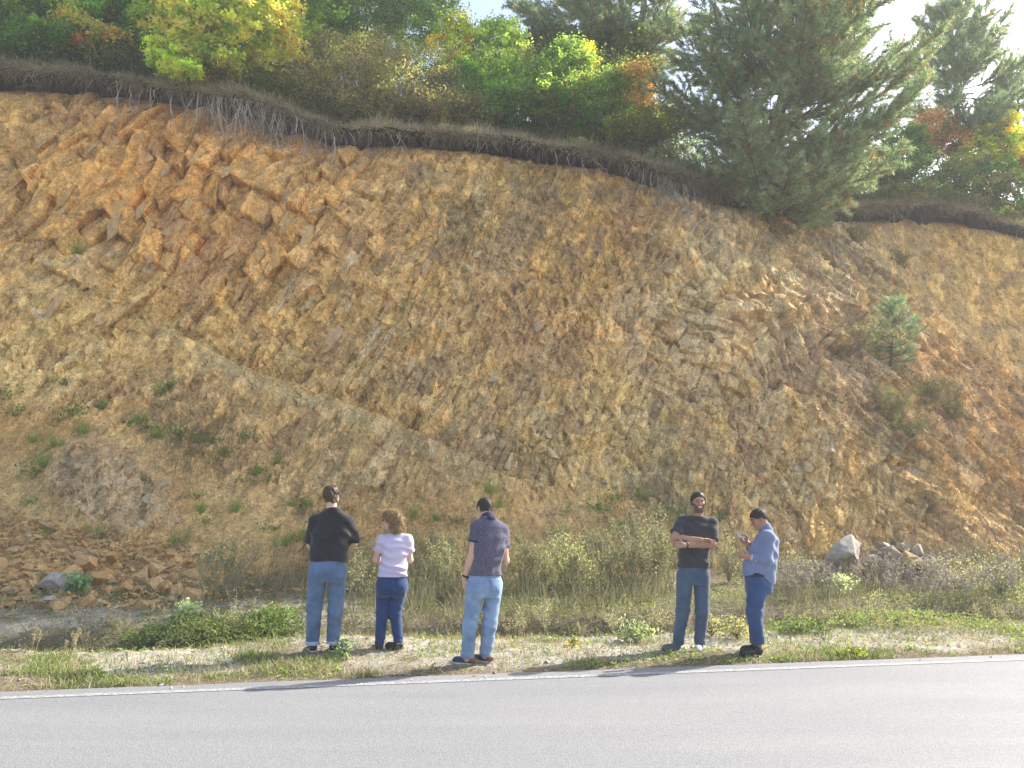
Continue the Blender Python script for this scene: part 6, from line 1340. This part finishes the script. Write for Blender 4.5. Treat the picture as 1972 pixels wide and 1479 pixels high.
# ---------- 3: man in dotted polo shirt
o, g = person(912, 1282, "man with short dark hair in a dotted navy polo shirt and light blue jeans"); J = mkJ(g); YW = .35
hL, hR = J(917, 1128, -.02), J(950, 1126, .05); kL, kR = J(905, 1202, -.01), J(943, 1202, .06); aL, aR = J(900, 1268, 0), J(935, 1262, .10)
shL, shR = J(918, 1015, -.02), J(967, 1022, .07); eL, eR = J(909, 1072, -.03), J(973, 1080, .12); wL, wR = J(895, 1114, .02), J(964, 1074, .36)
B = Fld(*BND, .0060); hc = J(933, 980, .08); R = rotm(.55, -.42); TH = head_sdf(B, hc, R, .98)
B.cap(J(941, 1006, .01), J(935, 986, .05), .058, .054, .025)
B.sect([(J(0, 1108)[2], J(934, 1080)[0], .01, .14, .10), (J(0, 1060)[2], J(940, 1080)[0], .01, .15, .10), (J(0, 1020)[2], J(943, 1080)[0], .02, .15, .09), (J(0, 1006)[2], J(942, 1080)[0], .02, .08, .06)], YW)
B.cap(shL, shR, .05, .05, .03); arm(B, shL, eL, wL, (.050, .043, .030)); arm(B, shR, eR, wR, (.050, .043, .030))
hand_sdf(B, wL, [-.10, .15, -1], [-.8, -.5, 0], -1, .35); hand_sdf(B, wR, [-.7, .5, .3], [0, .5, .8], -1, .5)
for a_, b_, c_ in ((hL, kL, aL), (hR, kR, aR)): legs(B, a_, b_, c_)
link("body", B.mesh("body", SKA), None, o)
H = hair_fld(B, hc, R, .007, lambda x, y, z: np.maximum(np.maximum(-z - .035 - .3 * np.clip(-y, 0, .1) + 1.0 * np.clip(y, 0, 1), y - .07), np.where((np.abs(x) > .066) & (z < .03) & (y > -.03), .01, -1)), .003, 60, 13)
fuzz(link("hair", H.mesh("hair", M_HAIRB), None, o), 1300, .016, [(.035, .028, .024), (.07, .055, .045), (.02, .016, .014)], .5, .2)
wt = ring(B, wL + (eL - wL) * .12, eL, .006, .011, "wristwatch", M_BLK, o, .07)
S = Fld(*BND, .0070)
S.sect([(J(0, 1112)[2], J(934, 1080)[0], .01, .172, .13), (J(0, 1095)[2], J(936, 1080)[0], .01, .165, .13), (J(0, 1060)[2], J(941, 1080)[0], .01, .172, .132), (J(0, 1035)[2], J(943, 1080)[0], .02, .185, .13), (J(0, 1014)[2], J(943, 1080)[0], .025, .165, .105), (J(0, 1003)[2], J(941, 1080)[0], .02, .11, .08), (J(0, 994)[2], J(939, 1080)[0], .02, .066, .07)], YW, .03)
S.cap(J(936, 1003, .0), shL, .05, .058, .04); S.cap(J(945, 1005, .03), shR, .05, .058, .04); S.cap(shL, shL + (eL - shL) * .50, .068, .070, .03, cut=0); S.cap(shR, shR + (eR - shR) * .52, .075, .068, .03, cut=0)
S.band(wrinkle([(J(955, 1080, -.1), .15), (J(960, 1050), .12)], .011, 21, -.9, 20, .2)); hz = J(0, 1108)[2]; S.isect(lambda x, y, z: hz - z + 0 * x)
so = link("polo_shirt", S.mesh("polo_shirt", POLO), None, o)
ring(S, shL + (eL - shL) * .48, eL, .004, .010, "sleeve_band", POLO_D, so, .10); ring(S, shR + (eR - shR) * .50, eR, .004, .010, "sleeve_band", POLO_D, so, .10)
CF = Fld(J(938, 996, 0) - .16, J(938, 996, 0) + .16, .006); CF.cap(J(941, 1002, .015), J(937, 990, .04), .084, .066, 0, cut=0); CF.isect(lambda x, y, z: (J(0, 1001)[2] - z) + 0 * x); link("collar", CF.mesh("collar", POLO_D), None, so)
Jn = Fld(*BND, .007)
Jn.sect([(J(0, 1150)[2], J(932, 1080)[0], .01, .155, .125), (J(0, 1128)[2], J(933, 1080)[0], .01, .180, .14), (J(0, 1108)[2], J(934, 1080)[0], .01, .165, .12), (J(0, 1100)[2], J(935, 1080)[0], .01, .16, .115)], YW, .04)
for a_, b_, c_ in ((hL, kL, aL), (hR, kR, aR)): Jn.cap(a_, b_, .102, .080, .03); Jn.cap(b_, c_, .078, .068, .03, cut=0)
Jn.ell(J(918, 1136, -.08), (.08, .075, .09), None, .04); Jn.ell(J(949, 1134, -.03), (.08, .075, .09), None, .04)
Jn.band(wrinkle([(kL, .13), (kR, .13), (aL, .12), (aR, .12), (J(932, 1160), .12)], .0058, 25, .5, 30, .15))
jo = link("jeans", Jn.mesh("jeans", DENIM_LIGHT), None, o); pocket(Jn, J(918, 1128, -.13), rotm(YW), .058, .065, jo, DENIM_LIGHT); pocket(Jn, J(952, 1126, -.06), rotm(YW), .058, .065, jo, DENIM_LIGHT)
M_NAVYS = plain("navy_suede", (.04, .05, .085), .8)
s1 = shoe(o, J(909, 1278, .0) * [1, 1, 0], J(872, 1278, .11) * [1, 1, 0], M_SOLE, M_NAVYS); s2 = shoe(o, J(943, 1278, .10) * [1, 1, 0], J(910, 1278, .24) * [1, 1, 0], M_SOLE, M_NAVYS)
for so_, hp in ((s1, J(909, 1278, .0)), (s2, J(943, 1278, .10))):
    h_ = hp * [1, 1, 0] + [0, 0, .055]; F = Fld(h_ - .09, h_ + .09, .006); F.ell(h_, (.047, .047, .040), None, 0); F.isect(lambda x, y, z: (x - h_[0]) * -.9 + (y - h_[1]) * .3 - .008 + 0 * z); link("heel_patch", F.mesh("heel_patch", M_LEATH), None, so_)

# ---------- 4: man facing the camera, arms crossed
o, g = person(1328, 1253, "smiling bearded man facing the road with crossed arms in a black T-shirt and jeans"); J = mkJ(g); YW = PI - .05
hL, hR = J(1319, 1108), J(1351, 1108); kL, kR = J(1315, 1175, -.03), J(1352, 1176, -.03); aL, aR = J(1306, 1240, .02), J(1347, 1241, -.02)
shL, shR = J(1314, 1004, .02), J(1371, 1006, .02); eL, eR = J(1298, 1037, -.10), J(1371, 1047, -.08); wL, wR = J(1350, 1040, -.21), J(1316, 1050, -.24)
B = Fld(*BND, .0056); hc = J(1346, 968, -.02); R = rotm(PI - .10, -.03, .07); TH = head_sdf(B, hc, R, 1.0)
B.cap(J(1343, 998, 0), J(1346, 978, .0), .055, .052, .025)
B.sect([(J(0, 1092)[2], J(1335, 1080)[0], 0, .14, .10), (J(0, 1040)[2], J(1338, 1080)[0], 0, .15, .10), (J(0, 1006)[2], J(1342, 1080)[0], .01, .15, .08), (J(0, 997)[2], J(1342, 1080)[0], .01, .085, .06)], 0)
B.cap(shL, shR, .05, .05, .03); arm(B, shL, eL, wL, (.050, .045, .030)); arm(B, shR, eR, wR, (.050, .047, .030))
hand_sdf(B, wL, [.8, .35, .05], [-.3, .2, .95], -1, .5); hand_sdf(B, wR, [-.9, .35, .10], [0, -.95, .2], 1, .6)
for a_, b_, c_ in ((hL, kL, aL), (hR, kR, aR)): legs(B, a_, b_, c_)
BB = B.copy(); link("body", B.mesh("body", SKB), None, o)
H = hair_fld(B, hc, R, .014, lambda x, y, z: np.maximum(np.maximum(-z - .02 + .98 * np.clip(y + .02, 0, 1) - .2 * np.clip(-y, 0, .1), y - .088), np.where((np.abs(x) > .068) & (z < .022) & (y > -.03), .01, -1)), .006, 50, 33)
fuzz(link("hair", H.mesh("hair", M_HAIRB), None, o), 1300, .016, [(.035, .028, .024), (.07, .055, .045), (.02, .016, .014)], .5, .2)
bd = hair_fld(BB, hc, R, .0035, lambda x, y, z: np.maximum(np.maximum(np.maximum(z + .032 - (np.abs(x) - .03) * .9 * (np.abs(x) > .03), -z - .118), .0 - y), np.where((np.abs(x) < .026) & (z > -.064) & (z < -.036), .01, -1)), .003, 90, 35)
fuzz(link("beard", bd.mesh("beard", plain("beard", (.15, .095, .07), .85)), None, o), 700, .010, [(.08, .06, .045), (.13, .10, .08)], .4, .3)
b = Buf(); 
for e in (-1, 1): tube(b, [TH(e * .014, .099, .030), TH(e * .032, .098, .037), TH(e * .050, .084, .030)], [.0025, .0035, .002], 5, (.02, .015, .01))
me = b.mesh("eyebrows"); me.materials.append(M_HAIRB); link("eyebrows", me, None, o)
for e in (-1, 1):
    b = Buf(); u = np.linspace(0, 2 * PI, 10, endpoint=False); P = [TH(e * .031 + .009 * math.cos(a), .0925, .014 + .0035 * math.sin(a)) for a in u]; b.add(P + [TH(e * .031, .0955, .014)], [[i, (i + 1) % 10, 10] for i in range(10)], None, (.03, .02, .015)); me = b.mesh("eye"); me.materials.append(M_BLK); link("eye", me, None, o)
b = Buf(); xs_ = np.linspace(-.021, .021, 7); P = [TH(x, .101 - 24 * x * x, -.043 + 11 * x * x) for x in xs_] + [TH(x, .100 - 24 * x * x, -.0545 + 16 * x * x) for x in xs_]; b.add(P, None, [[i, i + 1, i + 8, i + 7] for i in range(6)], (.8, .8, .8)); me = b.mesh("teeth"); me.materials.append(M_WHITE); link("teeth", me, None, o)
ring(BB, wR + (eR - wR) * .10, eR, .006, .010, "wristwatch", M_BLK, o, .06)
S = Fld(*BND, .0072)
S.sect([(J(0, 1096)[2], J(1335, 1080)[0], 0, .186, .148), (J(0, 1070)[2], J(1336, 1080)[0], 0, .178, .132), (J(0, 1035)[2], J(1340, 1080)[0], 0, .188, .13), (J(0, 1012)[2], J(1342, 1080)[0], .01, .195, .115), (J(0, 1003)[2], J(1343, 1080)[0], .01, .165, .09), (J(0, 998)[2], J(1343, 1080)[0], .01, .115, .085), (J(0, 994)[2], J(1344, 1080)[0], .0, .082, .075)], 0, .03)
S.cap(J(1339, 1000), shL, .045, .058, .04); S.cap(J(1348, 1000), shR, .045, .058, .04); S.cap(shL, shL + (eL - shL) * .72, .064, .078, .03, cut=0); S.cap(shR, shR + (eR - shR) * .85, .066, .082, .03, cut=0)
S.band(wrinkle([(J(1325, 1070, -.1), .14), (J(1365, 1030), .12), (J(1312, 1020), .10)], .009, 31, .6, 24, .25)); hz = J(0, 1092)[2]; S.isect(lambda x, y, z: hz + .005 * np.sin(x * 18) - z)
link("t_shirt", S.mesh("t_shirt", T_GREYBLACK), None, o)
Jn = Fld(*BND, .007)
Jn.sect([(J(0, 1125)[2], J(1334, 1080)[0], 0, .150, .12), (J(0, 1108)[2], J(1335, 1080)[0], 0, .172, .13), (J(0, 1092)[2], J(1335, 1080)[0], 0, .165, .12), (J(0, 1086)[2], J(1335, 1080)[0], 0, .16, .115)], 0, .04)
for a_, b_, c_ in ((hL, kL, aL), (hR, kR, aR)): Jn.cap(a_, b_, .098, .078, .025); Jn.cap(b_, c_, .076, .066, .03, cut=0)
Jn.band(wrinkle([(kL, .13), (kR, .13), (aL, .12), (aR, .12), (J(1333, 1120, -.08), .10)], .005, 35, .4, 30, .15))
jo = link("jeans", Jn.mesh("jeans", DENIM_GREY), None, o)
M_GREYS = plain("grey_suede", (.10, .11, .12), .8); M_SILV = plain("pale_shoe", (.34, .34, .36), .6)
shoe(o, J(1309, 1250, .04) * [1, 1, 0], J(1275, 1250, -.10) * [1, 1, 0], M_GREYS, M_GREYS); shoe(o, J(1348, 1250, .05) * [1, 1, 0], J(1342, 1250, -.23) * [1, 1, 0], M_GREYS, M_SILV)

# ---------- 5: man in profile with a phone
o, g = person(1458, 1260, "man in profile in a blue button shirt and navy trousers looking down at a phone"); J = mkJ(g); YW = PI / 2
hN, hF = J(1459, 1126, -.08), J(1457, 1126, .08); kN, kF = J(1452, 1180, -.09), J(1455, 1180, .08); aN, aF = J(1461, 1240, -.08), J(1456, 1238, .10)
shN, shF = J(1479, 1034, -.15), J(1474, 1034, .15); eN, eF = J(1477, 1080, -.17), J(1462, 1076, .20); wN, wF = J(1445, 1073, -.12), J(1440, 1046, .10)
B = Fld(*BND, .0060); hc = J(1461, 1000, 0); R = rotm(PI / 2 + .10, -.42); TH = head_sdf(B, hc, R, .98)
B.cap(J(1478, 1026, 0), J(1468, 1006, 0), .058, .055, .025); B.cap(J(1474, 1020, 0), J(1462, 1012, 0), .045, .045, .02)
B.sect([(J(0, 1110)[2], J(1456, 1080)[0], 0, .13, .12), (J(0, 1070)[2], J(1466, 1080)[0], 0, .13, .12), (J(0, 1036)[2], J(1476, 1080)[0], 0, .10, .13), (J(0, 1026)[2], J(1478, 1080)[0], 0, .06, .08)], 0)
B.cap(shN, shF, .05, .05, .03); arm(B, shN, eN, wN, (.05, .042, .029)); arm(B, shF, eF, wF, (.05, .042, .029))
hand_sdf(B, wN, [-.95, .15, .12], [-.1, -.7, -.6], 1, .45); hand_sdf(B, wF, [-.80, -.1, .50], [-.1, .9, -.2], -1, .75)
for a_, b_, c_ in ((hN, kN, aN), (hF, kF, aF)): legs(B, a_, b_, c_)
link("body", B.mesh("body", SKB), None, o)
H = hair_fld(B, hc, R, .008, lambda x, y, z: np.maximum(np.maximum(-z - .0 + .75 * np.clip(y - .005, 0, 1) - .5 * np.clip(-y - .02, 0, .1), y - .09), np.where((np.abs(x) > .064) & (z < .02) & (y > -.02), .01, -1)), .003, 60, 43)
fuzz(link("hair", H.mesh("hair", M_HAIRB), None, o), 1300, .016, [(.035, .028, .024), (.07, .055, .045), (.02, .016, .014)], .5, .2)
for e in (-1, 1):
    b = Buf(); tube(b, [TH(e * .014, .0935, .033), TH(e * .030, .0915, .037), TH(e * .046, .080, .032)], [.004, .005, .003], 5, (.02, .015, .01)); me = b.mesh("eyebrow"); me.materials.append(M_HAIRB); link("eyebrow", me, None, o)
    b = Buf(); P = [TH(e * .031 + .011 * math.cos(a), .0885, .012 + .003 * math.sin(a)) for a in np.linspace(0, 2 * PI, 8, endpoint=False)]; b.add(P + [TH(e * .031, .093, .012)], [[i, (i + 1) % 8, 8] for i in range(8)], None, (.02, .015, .01)); me = b.mesh("eye"); me.materials.append(M_BLK); link("eye", me, None, o)
ring(B, wN + (eN - wN) * .10, eN, .006, .009, "wristwatch", M_STEEL, o, .06)
S = Fld(*BND, .0070)
S.sect([(J(0, 1126)[2], J(1461, 1080)[0], 0, .165, .15), (J(0, 1110)[2], J(1460, 1080)[0], 0, .178, .16), (J(0, 1085)[2], J(1463, 1080)[0], 0, .188, .165), (J(0, 1062)[2], J(1471, 1080)[0], 0, .162, .165), (J(0, 1038)[2], J(1478, 1080)[0], 0, .130, .165), (J(0, 1024)[2], J(1478, 1080)[0], 0, .075, .10), (J(0, 1017)[2], J(1475, 1080)[0], 0, .064, .062)], 0, .03)
S.cap(shN, shF, .066, .066, .04); 
for s_, e_, w_ in ((shN, eN, wN), (shF, eF, wF)): S.cap(s_, e_, .074, .060, .04); S.cap(e_, e_ + (w_ - e_) * .84, .060, .046, .02, cut=0)
S.band(wrinkle([(eN, .12), (J(1480, 1060, -.1), .12), (J(1475, 1100), .15), (J(1440, 1075), .1)], .006, 41, .7, 24, .2)); b1, f1 = J(1492, 1124), J(1432, 1104)
S.isect(lambda x, y, z: (np.interp(x, [f1[0], J(1450, 1080)[0], b1[0] - .06, b1[0]], [f1[2] - .03, f1[2] + .01, b1[2] - .01, b1[2] + .01]) + 0 * y) - z)
so = link("button_shirt", S.mesh("button_shirt", SHIRT_B), None, o)
CF = Fld(J(1472, 1014, 0) - .16, J(1472, 1014, 0) + .16, .006); CF.cap(J(1477, 1024, 0), J(1470, 1010, 0), .074, .066, 0, cut=0); CF.isect(lambda x, y, z: (J(0, 1030)[2] - z) + 0 * x); link("collar", CF.mesh("collar", SHIRT_B), None, so)
ring(S, eN + (wN - eN) * .76, wN, .004, .022, "shirt_cuff", SHIRT_B, so, .08); ring(S, eF + (wF - eF) * .74, wF, .004, .025, "shirt_cuff", POLO_D, so, .08)
for p_ in (eN + (wN - eN) * .76 + np.array([0, -.05, -.028]), J(1461, 1029, -.06)): F = Fld(p_ - .012, p_ + .012, .002); F.ell(p_, (.005, .004, .005), None, 0); link("button", F.mesh("button", M_WHITE), None, so)
Jn = Fld(*BND, .007)
Jn.sect([(J(0, 1140)[2], J(1458, 1080)[0], 0, .135, .155), (J(0, 1122)[2], J(1459, 1080)[0], 0, .150, .16), (J(0, 1104)[2], J(1459, 1080)[0], 0, .148, .15), (J(0, 1096)[2], J(1459, 1080)[0], 0, .14, .145)], 0, .04)
for a_, b_, c_ in ((hN, kN, aN), (hF, kF, aF)): Jn.cap(a_, b_, .118, .088, .03); Jn.cap(b_, c_, .086, .070, .03, cut=0)
Jn.ell(J(1472, 1130, -.07), (.08, .08, .09), None, .04); Jn.ell(J(1472, 1130, .07), (.08, .08, .09), None, .04)
Jn.band(wrinkle([(kN, .13), (kF, .13), (aN, .14), (J(1455, 1140), .12)], .005, 45, .3, 26, .12)); jo = link("trousers", Jn.mesh("trousers", CHINO), None, o)
BL = Jn.copy(-.007); z1, z2 = J(0, 1109)[2], J(0, 1101)[2]; BL.isect(lambda x, y, z: np.maximum(z - z2, z1 - z) + 0 * x); link("belt", BL.mesh("belt", M_BLK), None, o)
shoe(o, J(1468, 1256, -.06) * [1, 1, 0], J(1424, 1256, -.10) * [1, 1, 0], M_BLK, M_BLK); shoe(o, J(1464, 1256, .12) * [1, 1, 0], J(1426, 1256, .10) * [1, 1, 0], M_BLK, M_BLK)
# the phone he holds
import bmesh
hd_ = np.array([-.80, -.1, .50]); hd_ /= np.linalg.norm(hd_); pc = wF + g + hd_ * .125 + np.array([.005, -.035, .015])
ph = thing("phone", tuple(pc), "small dark phone held up in the profile man's hand", "phone"); PR = (Matrix.Rotation(.15, 3, 'Z') @ Matrix.Rotation(math.radians(48), 3, 'Y')); ph.rotation_euler = PR.to_euler()
def boxm(name, sx, sy, sz, mat, bev=.004, loc=(0, 0, 0)):
    bm = bmesh.new(); bmesh.ops.create_cube(bm, size=1); bmesh.ops.scale(bm, vec=(sx, sy, sz), verts=bm.verts); bmesh.ops.bevel(bm, geom=bm.edges[:], offset=bev, segments=2, affect='EDGES'); bmesh.ops.translate(bm, vec=loc, verts=bm.verts); me = bpy.data.meshes.new(name); bm.to_mesh(me); bm.free(); me.materials.append(mat); return me
link("case", boxm("case", .142, .070, .009, M_WHITE, .003), None, ph); link("screen", boxm("screen", .134, .063, .003, M_GLASS, .001, (0, 0, .0055)), None, ph)

# ================================================================ thin even haze, added to veil the view as lens flare does
hb = bpy.data.meshes.new("haze"); x_, y_, z0_, z1_ = 1520, 1520, -1.6, 34.0
hb.from_pydata([(-x_, -y_, z0_), (x_, -y_, z0_), (x_, y_, z0_), (-x_, y_, z0_), (-x_, -y_, z1_), (x_, -y_, z1_), (x_, y_, z1_), (-x_, y_, z1_)], [], [(3, 2, 1, 0), (4, 5, 6, 7), (0, 1, 5, 4), (1, 2, 6, 5), (2, 3, 7, 6), (3, 0, 4, 7)])
hm = bpy.data.materials.new("haze"); hm.use_nodes = True; nt = hm.node_tree; nt.nodes.clear()
ov = nt.nodes.new("ShaderNodeOutputMaterial"); pv = nt.nodes.new("ShaderNodeVolumePrincipled"); pv.inputs["Color"].default_value = (.93, .94, .95, 1); pv.inputs["Density"].default_value = .0022; pv.inputs["Anisotropy"].default_value = .1
nt.links.new(pv.outputs[0], ov.inputs["Volume"]); hb.materials.append(hm)
tag(link("haze", hb), "thin pale haze added over the whole place as a veil like lens flare", "haze", kind="stuff")
